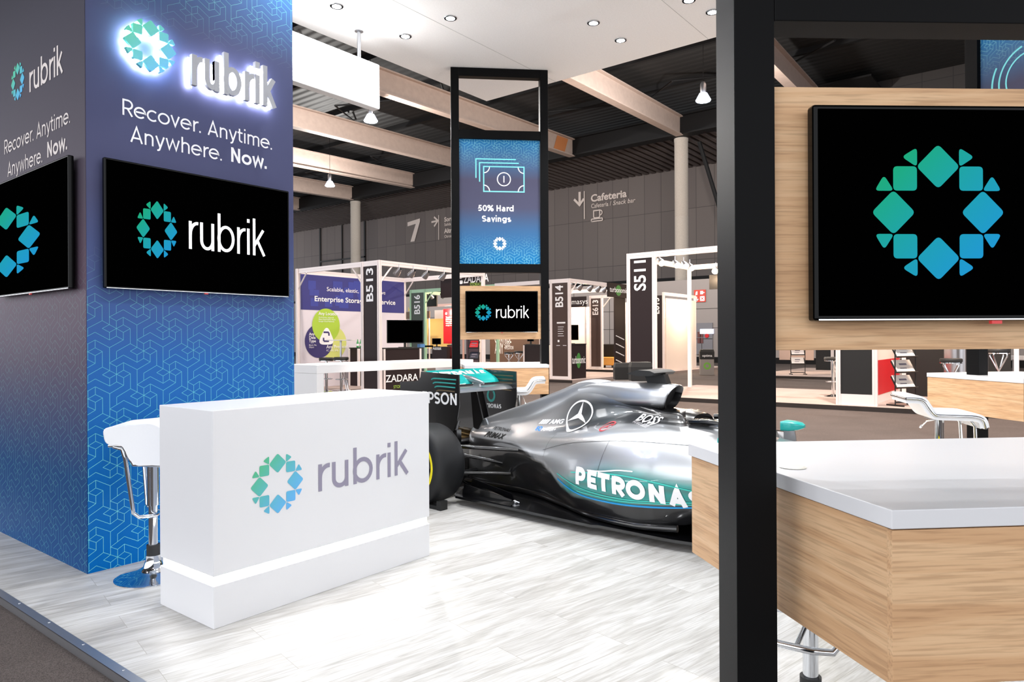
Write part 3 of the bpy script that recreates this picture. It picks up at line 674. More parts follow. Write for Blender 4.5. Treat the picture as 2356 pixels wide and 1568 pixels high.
def tower(label, loc, rz, wd, lw, ld, z3, z2, z1, panel, art, zb=.1, parts=True):
    """front-left foot of the frame at the origin, x along the frame, y away from the viewer"""
    t = thing('display_tower', label, 'tower', loc, rz, 'black display towers'); T = CANOPY_Z-.002
    for x in (0, wd-lw): b = MB(); b.box(x, x+lw, 0, ld, 0, T); b.build('leg', BLACK, t, bevel=.002)
    for z in (z3, z2, T-zb): b = MB(); b.box(lw+.0005, wd-lw-.0005, .0, ld*.72, z, z+zb); b.build('crossbar', BLACK, t, bevel=.002)
    b = MB(); b.box(lw+.001, wd-lw-.001, .018, .038, *panel); b.build('wood_panel', OAKX, t, bevel=.001)
    poster(t, lw+.001, wd-lw-.001, z3+zb+.001, z2-.001, .035, art)
    return t
NR = R(-49.7)
near_o = at_d(1693, 784, 1.62); near_o.z = 0
tn = tower('thick black tower frame at right with wood screen panel', near_o, NR, 1.16, .094, .128, 2.112, 3.72, 4.2, (1.352, 1.966), 'note')
far_o = at_d(1040, 784, 8.3); far_o.z = 0
tf = tower('far black tower with 50% Hard Savings poster', far_o, R(-46), 1.158, .095, .13, 2.18, 3.763, 4.08, (1.385, 2.02), 'note')
tr_o = at_d(2223, 784, 6.25); tr_o.z = 0
tr = tower('black tower at right edge with round dial poster', tr_o, R(-128.5), 1.158, .125, .10, 2.3, 4.0, 4.2, (1.385, 2.02), 'dial')
def on_tower(t, x, y, z): return t.matrix_basis @ Vector((x, y, z))
for o in (tn, tf, tr): o.matrix_basis = Matrix.Translation(o.location) @ o.rotation_euler.to_matrix().to_4x4()
television('television', 'television on the wood panel of the near black tower', .86, .492, on_tower(tn, .60, .016, 1.665), NR, (-.142, -.0, .156, None))
television('television', 'small television in the far black tower under its poster', .862, .488, on_tower(tf, .59, .016, 1.712), R(-46), (-.222, -.01, .1, (-.07, -.075, .395, .145)))

def bar_counter(label, z, fl, rz, wd, dp, taper, ht=.30, th=.037):
    """front-left corner of the top at the origin; x along the front, y away"""
    t = thing('bar_counter', label, 'counter', (fl[0], fl[1], 0), rz, 'white topped oak bar counters')
    b = MB(); b.prism([(0, 0), (wd, 0), (wd+taper, dp), (-taper, dp)], z-th, z); b.build('top', WHITE, t, bevel=.002)
    b = MB(); b.box(.004, wd-.004, .004, .022, z-th-.004-ht, z-th-.003); b.build('front_panel', OAKX, t, bevel=.001)
    L_ = math.hypot(taper, dp)-.03
    for sx in (0, 1):
        b = MB(); b.box(-.009, .009, 0, L_, z-th-.004-ht, z-th-.003)
        o = b.build('side_panel', OAKY, t, bevel=.001); o.location = (.014 if not sx else wd-.014, .023, 0); o.rotation_euler = (0, 0, math.atan2(taper, dp)*(1 if not sx else -1))
    b = MB(); b.box(-taper+.03, wd+taper-.03, dp-.03, dp-.012, z-th-.004-ht, z-th-.003); b.build('rear_panel', OAKX, t, bevel=.001)
    b = MB(); b.lathe([(.03, z), (.034, z+.002), (.026, z+.0045), (.002, z+.0045)], 28, Matrix.Translation((.03, .45, 0))); b.build('cable_grommet', mat('ivory_plastic', '#e6e4da', .4), t)
    return t
bar_counter('near white topped oak counter at lower right', 1.05, (1.507, .262), R(-46.8), .98, .888, .092)
fl = on_z(1069, 840, 1.09); bar_counter('oak counter under the far black tower', 1.09, (fl.x, fl.y), R(-46), .975, 1.05, .04)
fl = on_z(2132, 857, 1.05); bar_counter('oak counter at right edge behind the chrome stool', 1.05, (fl.x, fl.y), R(-133), 1.04, 1.0, .03)
# ------------------------------------------------------------------ bar stools
def stool(label, loc, rz, h, fs=1):
    t = thing('bar_stool', label, 'stool', loc, rz, 'white and chrome bar stools')
    b = MB(); b.lathe([(.205, 0), (.207, .006), (.19, .014), (.10, .035), (.055, .062), (.042, .1), (.042, .13)], 40); b.build('base', CHROME, t, smooth=50)
    b = MB(); b.lathe([(.036, .13), (.036, .19)], 24); b.build('collar', MATTBLACK, t, smooth=40)
    b = MB(); b.lathe([(.026, .15), (.026, .42), (.033, .42), (.033, h-.05)], 24); b.build('column', CHROME, t, smooth=40)
    if fs < 0:      # thick padded seat with a raised rim
        out = rounded([(.19, .03), (.205, .125), (-.06, .145), (-.15, .09), (-.17, -.06), (-.14, -.09), (.03, -.09), (.07, -.05), (.10, .03)], .035, 4)
        sect = lambda x, dip, k: [(x, y*k, h+z-(dip*max(0, min(1, (.13-y)/.08))*max(0, min(1, (y+.2)/.08)) if z > .05 else 0)) for y, z in out]
        b = MB(); b.loft([sect(-.195, 0, .96), sect(-.185, 0, 1), sect(-.15, .0, 1), sect(-.11, .08, 1), sect(.11, .08, 1), sect(.15, 0, 1), sect(.185, 0, 1), sect(.195, 0, .96)]); b.build('seat', VINYL, t, smooth=50)
        for x in (-.15, .15): b = MB(); b.tube([(x, .185, h+.022), (x, .11, h+.02), (x, .085, h-.03), (x, .055, h-.09), (x, -.1, h-.10)], .012, 10); b.build('seat_rail', CHROME, t, smooth=60)
        b = MB(); f = [(-.15, .16, h+.015), (-.15, .115, h+.0), (-.145, .10, h-.06), (-.12, .075, .46), (-.115, .07, .405), (-.10, .045, .375), (-.06, -.03, .37)]
        b.tube(f+[(-x, y, z) for x, y, z in reversed(f)], .0115, 10); b.build('footrest', CHROME, t, smooth=60)
    else:
        prof = [(-.245, -.085), (-.23, -.03), (-.18, -.006), (-.06, -.002), (.06, 0), (.095, .012), (.13, .06), (.16, .105), (.20, .12), (.28, .122)]
        P = []
        for i in range(len(prof)-1):
            for k in range(4):
                a = prof[max(i-1, 0)]; b0 = prof[i]; c = prof[i+1]; d = prof[min(i+2, len(prof)-1)]; u = k/4
                P.append(tuple(.5*((2*b0[j])+(-a[j]+c[j])*u+(2*a[j]-5*b0[j]+4*c[j]-d[j])*u*u+(-a[j]+3*b0[j]-3*c[j]+d[j])*u**3) for j in (0, 1)))
        P.append(prof[-1]); top, bot = [], []
        for i in range(len(P)):
            a, c = Vector(P[max(i-1, 0)]), Vector(P[min(i+1, len(P)-1)]); d = (c-a).normalized(); n_ = Vector((-d.y, d.x)); p = Vector(P[i]); top.append(p+n_*.026); bot.append(p-n_*.034)
        ring_ = [(p.x, p.y) for p in top]+[(p.x, p.y) for p in reversed(bot)]
        b = MB(); b.loft([[(x, y, z+h) for y, z in ring_] for x in (-.19, -.183, .183, .19)]); b.build('seat', VINYL, t, bevel=.006, smooth=35)
        b = MB()
        for x in (-.196, .196): b.tube([(x, p[0], p[1]+h) for p in P], .011, 10)
        b.tube([(-.196, P[0][0], P[0][1]+h), (.196, P[0][0], P[0][1]+h)], .011, 10); b.tube([(-.196, P[-1][0], P[-1][1]+h), (.196, P[-1][0], P[-1][1]+h)], .011, 10)
        b.build('edge_frame', CHROME, t, smooth=60)
        b = MB(); f = [(-.15, -.10*fs, h-.03), (-.15, -.16*fs, h-.035+(.05 if fs < 0 else 0)), (-.15, -.19*fs, h-.08), (-.14, -.20*fs, .50), (-.135, -.21*fs, .42), (-.11, -.235*fs, .385), (-.05, -.245*fs, .38)]
        b.tube(f+[(-x, y, z) for x, y, z in reversed(f)], .0115, 10); b.tube([(0, -.243*fs, .38), (0, -.026*fs, .40)], .009, 8); b.build('footrest', CHROME, t, smooth=60)
    b = MB(); b.box(-.09, .09, -.09, .08, h-.045, h-.018); b.build('seat_plate', STEEL, t)
    b = MB(); b.tube([(.02, .02, h-.05), (.12, .05, h-.075), (.20, .07, h-.13)], .006, 8); b.tube([(.19, .068, h-.12), (.205, .072, h-.135)], .011, 8); b.build('height_lever', CHROME, t, smooth=60)
    return t
stool('white padded bar stool between the blue column and reception counter', (1.95, 4.22, 0), R(48), .775, -1)
stool('white and chrome bar stool in front of the far tower counter', (6.13, 4.72, 0), R(-142), .82)
stool('white and chrome bar stool in front of the right edge counter', (6.27, .76, 0), R(24), .80)
stool('bar stool with only column and footrest showing under the near counter', (2.60, .71, 0), R(-85), .58)

# ================================================================== RACING CAR (x forward, y to its left, z up; origin on the floor under the rear axle)
CAR = thing('race_car', 'silver and black single seater race car with teal flashes', 'race car', (5.02, 4.30, 0), R(-92))
CARBON = mat('gloss_carbon_black', '#0b0b0d', .22, spec=.6, coat=.6, bump=(200, .01, .1))
CARPAINT = mat('race_livery_and_reflection', '#ffffff', .33, 0., attr=True, coat=.8)
nt = CARPAINT.node_tree; bs = nt.nodes['Principled BSDF']; at = [n for n in nt.nodes if n.type == 'ATTRIBUTE'][0]
nt.links.new(at.outputs['Alpha'], bs.inputs['Metallic'])
SILVER = mat('silver_metal_paint', '#a9adb2', .28, .75, coat=.6, bump=(5, 0, 0))
TEAL = mat('teal_paint', '#00a19c', .3, coat=.6, bump=(5, 0, 0))
RUBBER = mat('tyre_rubber', '#191a1c', .55, spec=.35, bump=(120, .03, .1))
DECAL = mat('white_decal', '#f1f1f3', .4, bump=(90, .01, 0)); INK = mat('black_decal', '#0a0a0a', .4, bump=(90, .01, 0))
def cr(P, n):
    out = []
    for i in range(len(P)-1):
        a, b0, c, d = P[max(i-1, 0)], P[i], P[i+1], P[min(i+2, len(P)-1)]
        for k in range(n):
            u = k/n; out.append(tuple(.5*(2*b0[j]+(-a[j]+c[j])*u+(2*a[j]-5*b0[j]+4*c[j]-d[j])*u*u+(-a[j]+3*b0[j]-3*c[j]+d[j])*u**3) for j in range(len(b0))))
    return out+[tuple(P[-1])]
ST = [  # x, then nine (y, z) points from the spine down to the floor
 (-.07, (0, .575), (.02, .572), (.05, .56), (.075, .54), (.095, .51), (.105, .47), (.11, .40), (.11, .26), (.11, .10)),
 (.05, (0, .655), (.011, .64), (.014, .60), (.05, .555), (.11, .53), (.15, .49), (.165, .41), (.175, .26), (.19, .10)),
 (.55, (0, .82), (.012, .80), (.016, .71), (.05, .65), (.15, .575), (.23, .50), (.25, .40), (.22, .25), (.215, .10)),
 (.90, (0, .945), (.013, .92), (.02, .85), (.06, .765), (.18, .635), (.33, .545), (.38, .40), (.33, .22), (.27, .10)),
 (1.18, (0, 1.042), (.02, 1.02), (.035, .945), (.085, .85), (.20, .685), (.43, .585), (.50, .40), (.47, .22), (.39, .10)),
 (1.45, (0, 1.035), (.05, 1.0), (.085, .93), (.10, .85), (.22, .73), (.50, .635), (.61, .42), (.585, .23), (.53, .10)),
 (1.70, (0, .92), (.06, .90), (.09, .87), (.12, .82), (.24, .762), (.53, .68), (.665, .45), (.645, .25), (.60, .10)),
 (1.95, (0, .845), (.08, .845), (.15, .84), (.19, .80), (.27, .768), (.54, .71), (.695, .47), (.68, .26), (.63, .10)),
 (2.12, (0, .835), (.09, .835), (.17, .828), (.21, .79), (.28, .765), (.54, .725), (.70, .48), (.68, .28), (.62, .11)),
 (2.22, (0, .66), (.12, .67), (.19, .74), (.22, .765), (.29, .76), (.54, .728), (.70, .49), (.67, .29), (.60, .13)),
 (2.44, (0, .56), (.20, .58), (.235, .76), (.26, .79), (.30, .755), (.53, .722), (.685, .50), (.64, .30), (.52, .16)),
 (2.56, (0, .55), (.20, .57), (.235, .77), (.26, .79), (.30, .735), (.50, .69), (.655, .50), (.60, .31), (.46, .18))]
NP = 9
secs = []
lines = [cr([(s_[0],)+s_[1+k] for s_ in ST], 7) for k in range(NP)]
for i in range(len(lines[0])):
    secs.append([(lines[0][i][0],)+q for q in cr([(lines[k][i][1], lines[k][i][2]) for k in range(NP)], 6)])
def sm(a, b_, x): t = max(0, min(1, (x-a)/(b_-a))); return t*t*(3-2*t)
def livery_reflection(p):
    x, y, z = p; y = abs(y)
    sil = (.62, .635, .655); blk = (.006, .006, .007); tl = (.0, .24, .22); dk = (.035, .042, .047)
    # lower edge of the silver sweeping down towards the front
    edge = .495 if x < .55 else (.495-.08*sm(.55, 1.05, x)-.185*sm(1.0, 1.45, x)+.075*sm(1.7, 2.45, x))
    s_ = sm(edge-.012, edge+.012, z)
    c = list(blk[k]*(1-s_)+sil[k]*s_ for k in range(3)); mt = .8*s_
    # teal flow on the flank
    top = .36+.14*sm(1.3, 1.85, x)-.03*sm(2.0, 2.5, x); k = sm(top+.05, top-.06, z) * sm(1.12, 1.45, x)*s_*(y > .3)
    wv = .5+.5*math.sin(z*70-x*9+2*math.sin(x*5)); k2 = k*(.93+.07*wv)
    c = [c[j]*(1-k2)+tl[j]*(.65+.6*wv)*k2 for j in range(3)]; mt *= (1-.8*k)
    # dark hall reflection painted in as a fade behind the cockpit, over the shoulder
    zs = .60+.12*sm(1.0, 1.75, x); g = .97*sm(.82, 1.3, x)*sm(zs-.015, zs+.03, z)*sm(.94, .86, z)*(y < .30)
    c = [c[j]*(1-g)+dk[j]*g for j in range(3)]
    # black round the cockpit and under the intake
    d = sm(1.55, 1.85, x)*sm(.30, .26, y)*sm(.705, .735, z)*(1 if z < 1.1 else 0)
    d = max(d, sm(2.15, 2.2, x)*(y < .265))
    c = [c[j]*(1-d)+blk[j]*d for j in range(3)]; mt *= (1-d)
    return (c[0], c[1], c[2], mt)
b = MB(); b.col = livery_reflection
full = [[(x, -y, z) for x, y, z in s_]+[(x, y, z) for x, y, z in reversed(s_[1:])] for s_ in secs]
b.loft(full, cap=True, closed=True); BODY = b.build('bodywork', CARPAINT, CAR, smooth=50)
bv = BVHTree.FromPolygons([v.co.copy() for v in BODY.data.vertices], [tuple(p.vertices) for p in BODY.data.polygons])
# air intake above the driver
def oval(x, zc, hw, hh, n=28, sq=.8, lean=0.):
    return [(x+lean*math.sin(2*math.pi*k/n), hw*math.copysign(abs(math.cos(2*math.pi*k/n))**sq, math.cos(2*math.pi*k/n)), zc+hh*math.copysign(abs(math.sin(2*math.pi*k/n))**sq, math.sin(2*math.pi*k/n))) for k in range(n)]
b = MB(); b.col = lambda p: tuple(.04+(v-.04)*sm(.86, .94, p[2]) for v in (.62, .635, .655))+(.8,) if not (p[0] > 1.88 and (p[1]/.128)**2+((p[2]-.93)/.106)**2 < .93 and abs(p[1]) < .1195) else (.005, .005, .005, 0)  # silver darkens downwards: a dark reflection painted into the lower half
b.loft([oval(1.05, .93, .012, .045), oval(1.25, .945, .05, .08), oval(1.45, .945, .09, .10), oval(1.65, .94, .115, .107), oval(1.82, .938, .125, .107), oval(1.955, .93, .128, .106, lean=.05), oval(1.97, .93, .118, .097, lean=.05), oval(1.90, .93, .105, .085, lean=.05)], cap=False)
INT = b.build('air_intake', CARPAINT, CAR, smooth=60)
b = MB(); b.loft([oval(1.91, .93, .107, .087, lean=.05), oval(1.6, .93, .08, .07), oval(1.59, .93, .01, .01)], cap=True); b.build('intake_duct', MATTBLACK, CAR)
b = MB(); b.box(1.885, 1.9, -.006, .006, .845, 1.01); b.build('intake_vane', MATTBLACK, CAR)
# camera mast and its two arms
b = MB(); b.slab([(1.765, 1.035), (1.735, 1.105), (1.905, 1.11), (1.935, 1.035)], -.035, .035); b.build('camera_mast', MATTBLACK, CAR, bevel=.004)
b = MB(); b.loft([[(1.66, y, 1.115), (1.76, y, 1.145), (1.86, y, 1.14), (1.90, y, 1.125), (1.88, y, 1.105), (1.76, y, 1.098)] for y in (-.17, -.05, .05, .17)]); b.build('camera_pod', MATTBLACK, CAR, smooth=35)
# headrest and cockpit
b = MB(); b.loft([[(x, y*w_, z0+h_*(1-abs(y)**3)) for y in [-1+.1*k for k in range(21)]]+[(x, w_*.9, z0-.06), (x, -w_*.9, z0-.06)] for x, w_, z0, h_ in ((1.88, .16, .78, .075), (2.02, .2, .765, .085), (2.14, .215, .76, .085), (2.2, .21, .755, .075))]); b.build('headrest', CARBON, CAR, smooth=50)
for s_ in (-1, 1): b = MB(); b.tube([(2.2, s_*.2, .79), (2.35, s_*.245, .80), (2.5, s_*.245, .79), (2.6, s_*.23, .70)], .02, 10); b.build('cockpit_rim', CARBON, CAR, smooth=60)
# tub, nose, front wing
def rect(x, hw, z0, z1, r=.04): return [(x, yy, zz) for yy, zz in rounded([(-hw, z0), (hw, z0), (hw, z1), (-hw, z1)], r, 3)]
b = MB(); b.loft([rect(2.5, .25, .1, .70), rect(2.85, .24, .12, .645), rect(3.3, .2, .18, .60), rect(3.8, .15, .26, .53), rect(4.4, .09, .22, .42), rect(4.65, .06, .2, .32)]); b.build('nose_tub', SILVER, CAR, smooth=40)
b = MB(); b.loft([[(4.35, y, .09), (4.75, y, .075), (4.75, y, .09), (4.35, y, .125)] for y in (-.88, 0, .88)]); b.loft([[(4.2, y, .16), (4.42, y, .12), (4.42, y, .13), (4.2, y, .19)] for y in (-.86, 0, .86)]); b.build('front_wing', SILVER, CAR)
for s_ in (-1, 1):
    b = MB(); b.slab([(4.1, .06), (4.8, .06), (4.8, .16), (4.15, .30), (4.1, .30)], s_*.885-.006, s_*.885+.006); b.build('front_endplate', CARBON, CAR)
    b = MB(); b.tube([(4.5, s_*.12, .10), (4.45, s_*.07, .3)], .02, 8); b.build('wing_pillar', SILVER, CAR)
def wheel(x, y0, y1, r, col, name):
    w_ = y1-y0; M = Matrix.Translation((x, (y0+y1)/2, r)) @ Matrix.Rotation(R(90), 4, 'X'); hw = abs(w_)/2; g = MB()
    g.lathe([(r*.60, -hw*.86), (r*.70, -hw*.97), (r*.82, -hw), (r*.93, -hw*.93), (r*.985, -hw*.78), (r, -hw*.5), (r, hw*.5), (r*.985, hw*.78), (r*.93, hw*.93), (r*.82, hw), (r*.70, hw*.97), (r*.60, hw*.86)], 64, M, cap=False)
    ty = g.build(name, RUBBER, CAR, smooth=50)
    for s_ in (-1, 1):
        g = MB(); g.lathe([(r*.625, s_*hw*.90), (r*.70, s_*hw*.982), (r*.735, s_*hw*.992), (r*.74, s_*hw*.985)], 64, M, cap=False); g.build('sidewall_band', mat('yellow_band', '#f4e400', .5, bump=(90, .01, 0)), ty)
    g = MB(); g.lathe([(r*.60, -hw*.86), (r*.57, -hw*.8), (r*.5, -hw*.4), (r*.5, hw*.4), (r*.57, hw*.8), (r*.60, hw*.86)], 48, M, cap=False); g.lathe([(r*.16, -hw*.7), (r*.16, hw*.7)], 20, M)
    for k in range(10):
        a = 2*math.pi*k/10
        for q in (-hw*.62, hw*.62): g.tube([M @ Vector((r*.14*math.cos(a), r*.14*math.sin(a), q)), M @ Vector((r*.54*math.cos(a), r*.54*math.sin(a), q*.9))], .016, 6)
    g.build('wheel_rim', MATTBLACK, ty, smooth=40)
for s_ in (-1, 1): wheel(.05, s_*.60, s_*.925, .335, 0, 'rear_tyre'); wheel(3.5, s_*.66, s_*.90, .33, 0, 'front_tyre')
# floor plate
pl = [(-.35, .30), (.20, .36), (.22, .60), (.30, .665), (1.0, .69), (1.7, .725), (1.74, .70), (2.3, .70), (2.55, .66), (2.7, .30), (3.1, .15)]
b = MB(); b.prism([(x, -y) for x, y in pl]+[(x, y) for x, y in reversed(pl)], .055, .075); b.build('floor_plate', CARBON, CAR)
b = MB()
for s_ in (-1, 1):
    b.tube(cr([(.02, s_*.25, .10), (.54, s_*.22, .10), (.9, s_*.28, .10), (1.25, s_*.42, .10), (1.6, s_*.575, .10), (2.0, s_*.64, .105), (2.3, s_*.60, .12)], 5), .026, 8)
    b.add([(.24, s_*.60, .076), (.9, s_*.66, .076), (.9, s_*.60, .10), (.3, s_*.45, .15)], [(0, 1, 2, 3)])
b.build('floor_fillet', CARBON, CAR, smooth=60)
for q, y in (([(.32, .075), (.86, .075), (.86, .11), (.34, .17)], -.60), ([(.30, .075), (.80, .075), (.78, .13), (.34, .20)], -.50), ([(.32, .075), (.86, .075), (.86, .11), (.34, .17)], .596)):
    b = MB(); b.slab(q, y, y+.008); b.build('floor_fence', CARBON, CAR)
b = MB(); b.lathe([(.02, .075), (.022, .085), (.008, .098)], 10, Matrix.Translation((.86, -.56, 0))); b.tube([(.83, -.57, .08), (.86, -.56, .095), (.90, -.55, .08)], .007, 6); b.build('lifting_eye', STEEL, CAR)
b = MB(); b.add([(-.35, -.5, .25), (-.35, .5, .25), (.1, .5, .08), (.1, -.5, .08)], [(0, 1, 2, 3)])
for y in (-.5, -.3, -.1, .1, .3, .5): b.slab([(-.38, .06), (.1, .06), (.1, .09), (-.38, .26)], y-.004, y+.004)
b.build('diffuser', CARBON, CAR)
# rear suspension, gearbox, exhausts
for s_ in (-1, 1):
    for p in ([(.10, s_*.60, .47), (.75, s_*.22, .44)], [(.0, s_*.60, .46), (-.1, s_*.1, .42)], [(.12, s_*.60, .42), (.42, s_*.2, .30)], [(.16, s_*.60, .24), (.52, s_*.2, .22)], [(.08, s_*.60, .22), (.1, s_*.16, .20)]):
        b = MB(); b.tube(p, .017, 10); b.build('suspension_arm', CARBON, CAR, smooth=60)
    b = MB(); b.slab([(-.12, .2), (.22, .2), (.22, .46), (-.1, .5)], s_*.575, s_*.595); b.build('brake_drum', CARBON, CAR)
    b = MB(); b.tube([(-.11, s_*.035, .50), (-.27, s_*.035, .515)], .028, 14); b.build('wastegate_pipe', mat('heat_tinted_steel', '#6b5a3c', .25, 1., bump=(5, 0, 0)), CAR, smooth=60)
b = MB(); b.lathe([(.055, -.1), (.062, 0), (.062, .17), (.054, .17), (.05, 0)], 28, Matrix.Translation((-.10, 0, .47)) @ Matrix.Rotation(R(-87), 4, 'Y'), cap=False); b.build('exhaust', mat('heat_tinted_steel', '#6b5a3c', .25, 1., bump=(5, 0, 0)), CAR, smooth=60)
b = MB(); b.loft([rect(-.6, .05, .22, .34, .02), rect(-.3, .09, .2, .42, .03), rect(.0, .12, .14, .5, .03)]); b.build('crash_structure', CARBON, CAR)
# rear wing
EP = [(-.70, .80), (-.70, .965), (-.69, .985), (-.50, .995), (-.44, 1.005), (-.415, 1.035), (-.405, 1.088), (.09, 1.07), (.093, .80), (.06, .66), (.005, .53), (-.04, .36), (-.40, .34), (-.60, .37), (-.70, .50)]
for s_ in (-1, 1):
    b = MB(); b.slab(EP, s_*.395-.006, s_*.395+.006); e = b.build('wing_endplate', CARBON, CAR, bevel=.002)
    for k in range(5):
        z = 1.03-.035*k; x0 = -.235+.022*k
        g = MB(); g.tube(cr([(x0-.03, s_*.395, z-.012), (x0, s_*.395, z), (x0+.1, s_*.395, z), (.055-.006*k, s_*.395, z-.004)], 4), .009, 6)
        g.build('louvre', TEAL if (s_ < 0 and k < 3) else mat('bronze_louvre', '#6e614a', .3, .6, bump=(5, 0, 0)), e)
def foil(x0, z0, x1, z1, th, n=10):
    up, lo = [], []; d = Vector((x1-x0, z1-z0)); nn = Vector((-d.y, d.x)).normalized()
    for i in range(n+1):
        u = i/n; k = th*math.sin(math.pi*min(1, u**.55)); p = Vector((x0, z0))+d*u; up.append(p+nn*k*.3); lo.append(p-nn*k*.9)
    return [(p.x, p.y) for p in up]+[(p.x, p.y) for p in reversed(lo)][1:-1]
b = MB(); f = foil(.05, .905, -.24, .935, .03); b.loft([[(x, y, z) for x, z in f] for y in (-.387, 0, .387)]); b.build('main_plane', SILVER, CAR, smooth=40)
b = MB(); f = foil(-.13, .965, -.36, 1.095, .022); b.loft([[(x, y, z) for x, z in f] for y in (-.387, 0, .387)]); fl_ = b.build('flap', TEAL, CAR, smooth=40)
b = MB(); d = Vector((.23, 0, -.13)).normalized()
stext(b, 'PETRONAS', frame((-.16, -.35, .985), (0, 1, 0), (-d.x, 0, -d.z)) @ Matrix.Translation((0, .045, .012)), .13, .24, .70); b.build('flap_lettering', DECAL, fl_)
b = MB(); b.loft([oval(x, z, w_, h_, 14, 1) for x, z, w_, h_ in ((-.32, 1.02, .01, .01), (-.25, 1.02, .03, .03), (-.1, 1.0, .034, .03), (.02, .975, .012, .012))]); b.slab([(-.10, .98), (-.03, .975), (-.02, .92), (-.12, .92)], -.012, .012); b.build('flap_actuator', SILVER, CAR, smooth=60)
for y in (-.045, .045):
    b = MB(); b.slab([(-.10, .91), (-.03, .915), (.055, .64), (-.02, .52), (-.06, .52)], y-.008, y+.008); b.build('wing_pylon', CARBON, CAR)
b = MB(); b.slab([(.01, .645), (.06, .65), (.12, .55), (.03, .55)], -.022, .022); b.build('fin_tip', SILVER, CAR, bevel=.004)
b = MB(); b.box(-.1, -.04, -.3, -.24, .45, .56); b.tube([(-.07, -.27, .56), (-.06, -.25, .64)], .012, 6); b.build('tail_sensor', CARBON, CAR)
# decals on the endplates
FE = frame((0, .387, 0), (1, 0, 0), (0, 0, 1))
b = MB(); stext(b, 'PETRONAS', FE @ Matrix.Translation((-.36, .70, .0)), .042, .22, .26); b.build('far_endplate_lettering', DECAL, CAR)
b = MB(); b.merge(MB()); ribbon(b, arc(-.235, .825, .045, .055, -230, 50, 24), .012, FE); b.add([(-.263, .87, 0), (-.207, .87, 0), (-.20, .91, 0), (-.27, .91, 0)], [(0, 1, 2, 3)], FE); b.build('drop_emblem', TEAL, CAR)
NE = frame((0, -.4035, 0), (1, 0, 0), (0, 0, 1))
b = MB(); stext(b, 'EPSON', NE @ Matrix.Translation((-.385, .80, 0)), .105, .17, .46); b.build('endplate_lettering', DECAL, CAR)
# mirrors and flow vanes
for s_ in (-1, 1):
    b = MB(); b.loft([[(x, s_*.56+yy*k, .72+zz*k) for yy, zz in rounded([(-.085, -.035), (.085, -.035), (.085, .035), (-.085, .035)], .014, 3)] for x, k in ((2.60, 1), (2.66, .95), (2.72, .7), (2.75, .3))]); mr = b.build('mirror', TEAL, CAR, smooth=50)
    b = MB(); b.add([(2.598, s_*.56-.075, .69), (2.598, s_*.56+.075, .69), (2.598, s_*.56+.075, .75), (2.598, s_*.56-.075, .75)], [(0, 1, 2, 3)]); b.build('mirror_glass', GLOSSBLACK, mr)
    b = MB(); b.slab([(2.62, .69), (2.70, .69), (2.72, .55), (2.62, .55)], s_*.5-.008, s_*.5+.008); b.build('mirror_stay', SILVER, mr)
    b = MB(); b.slab(rounded([(2.50, .40), (2.60, .40), (2.60, .655), (2.50, .655)], .02), s_*.66-.008, s_*.66+.008); b.build('flow_vane', SILVER, CAR)
    b = MB(); b.tube([(2.60, s_*.66, .3), (2.61, s_*.66, .66), (2.48, s_*.62, .67), (2.46, s_*.6, .3)], .014, 8); b.build('vane_frame', CARBON, CAR)
    for p in ([(3.5, s_*.66, .45), (3.2, s_*.2, .5)], [(3.5, s_*.66, .45), (3.8, s_*.15, .5)], [(3.5, s_*.66, .22), (3.2, s_*.2, .25)], [(3.5, s_*.66, .22), (3.8, s_*.15, .3)]):
        b = MB(); b.tube(p, .014, 8); b.build('front_suspension_arm', CARBON, CAR)
# decals draped over the flank facing the aisle
def drape(mb, off=.004):
    for i, p in enumerate(mb.v):
        h = bv.ray_cast(Vector((p.x, -2, p.z)), Vector((0, 1, 0)))
        if h[0] is not None:
            n = h[1] if h[1].y < 0 else -h[1]; mb.v[i] = h[0]+n*off
    return mb
def flank(x, z, ang=0.): return Matrix.Translation((x, 0, z)) @ Matrix.Rotation(R(-ang), 4, 'Y') @ frame((0, 0, 0), (1, 0, 0), (0, 0, 1))
b = MB(); stext(b, 'PETRONAS', flank(1.50, .325, -2.5), .125, .235, 1.03, step=.02); drape(b, .005).build('flank_lettering', DECAL, CAR, label='large white sponsor lettering')
b = MB(); c = flank(1.20, .762)
ribbon(b, arc(0, 0, .128, .112, 0, 360, 48), .007, c, step=.02)
for k in range(3):
    a = 90+120*k; tip = (.122*math.cos(R(a)), .106*math.sin(R(a))); l1 = (.022*math.cos(R(a+60)), .022*math.sin(R(a+60))); l2 = (.022*math.cos(R(a-60)), .022*math.sin(R(a-60)))
    q = [(tip[0]*u+l1[0]*(1-u), tip[1]*u+l1[1]*(1-u), 0) for u in (0, .25, .5, .75, 1)]+[(tip[0]*u+l2[0]*(1-u), tip[1]*u+l2[1]*(1-u), 0) for u in (0, .25, .5, .75, .98)]
    b.add(q+[(0, 0, 0)], [(i, i+1, i+6, i+5) for i in range(4)]+[(0, 5, 10)], c)
drape(b).build('star_emblem', DECAL, CAR, label='pale three pointed star in a ring')
b = MB(); c = flank(.76, .655, 6)
for k in range(4): b.add([(.0+.028*k, 0, 0), (.02+.028*k, 0, 0), (.05+.028*k, .035, 0), (.03+.028*k, .035, 0)], [(0, 1, 2, 3)], c)
ftext(b, 'AMG', c @ Matrix.Translation((.13, 0, 0)), .048, .03, .17, shear=.25); drape(b).build('tuner_lettering', DECAL, CAR)
b = MB(); ftext(b, 'POWER+', flank(.85, .612, 5), .034, .01, .17); drape(b).build('power_lettering', DECAL, CAR)
b = MB(); ftext(b, 'EQ', flank(.765, .609, 5), .042, .02, .075, shear=.2); drape(b).build('blue_lettering', mat('blue_decal', '#1c8fe0', .4, bump=(90, .01, 0)), CAR)
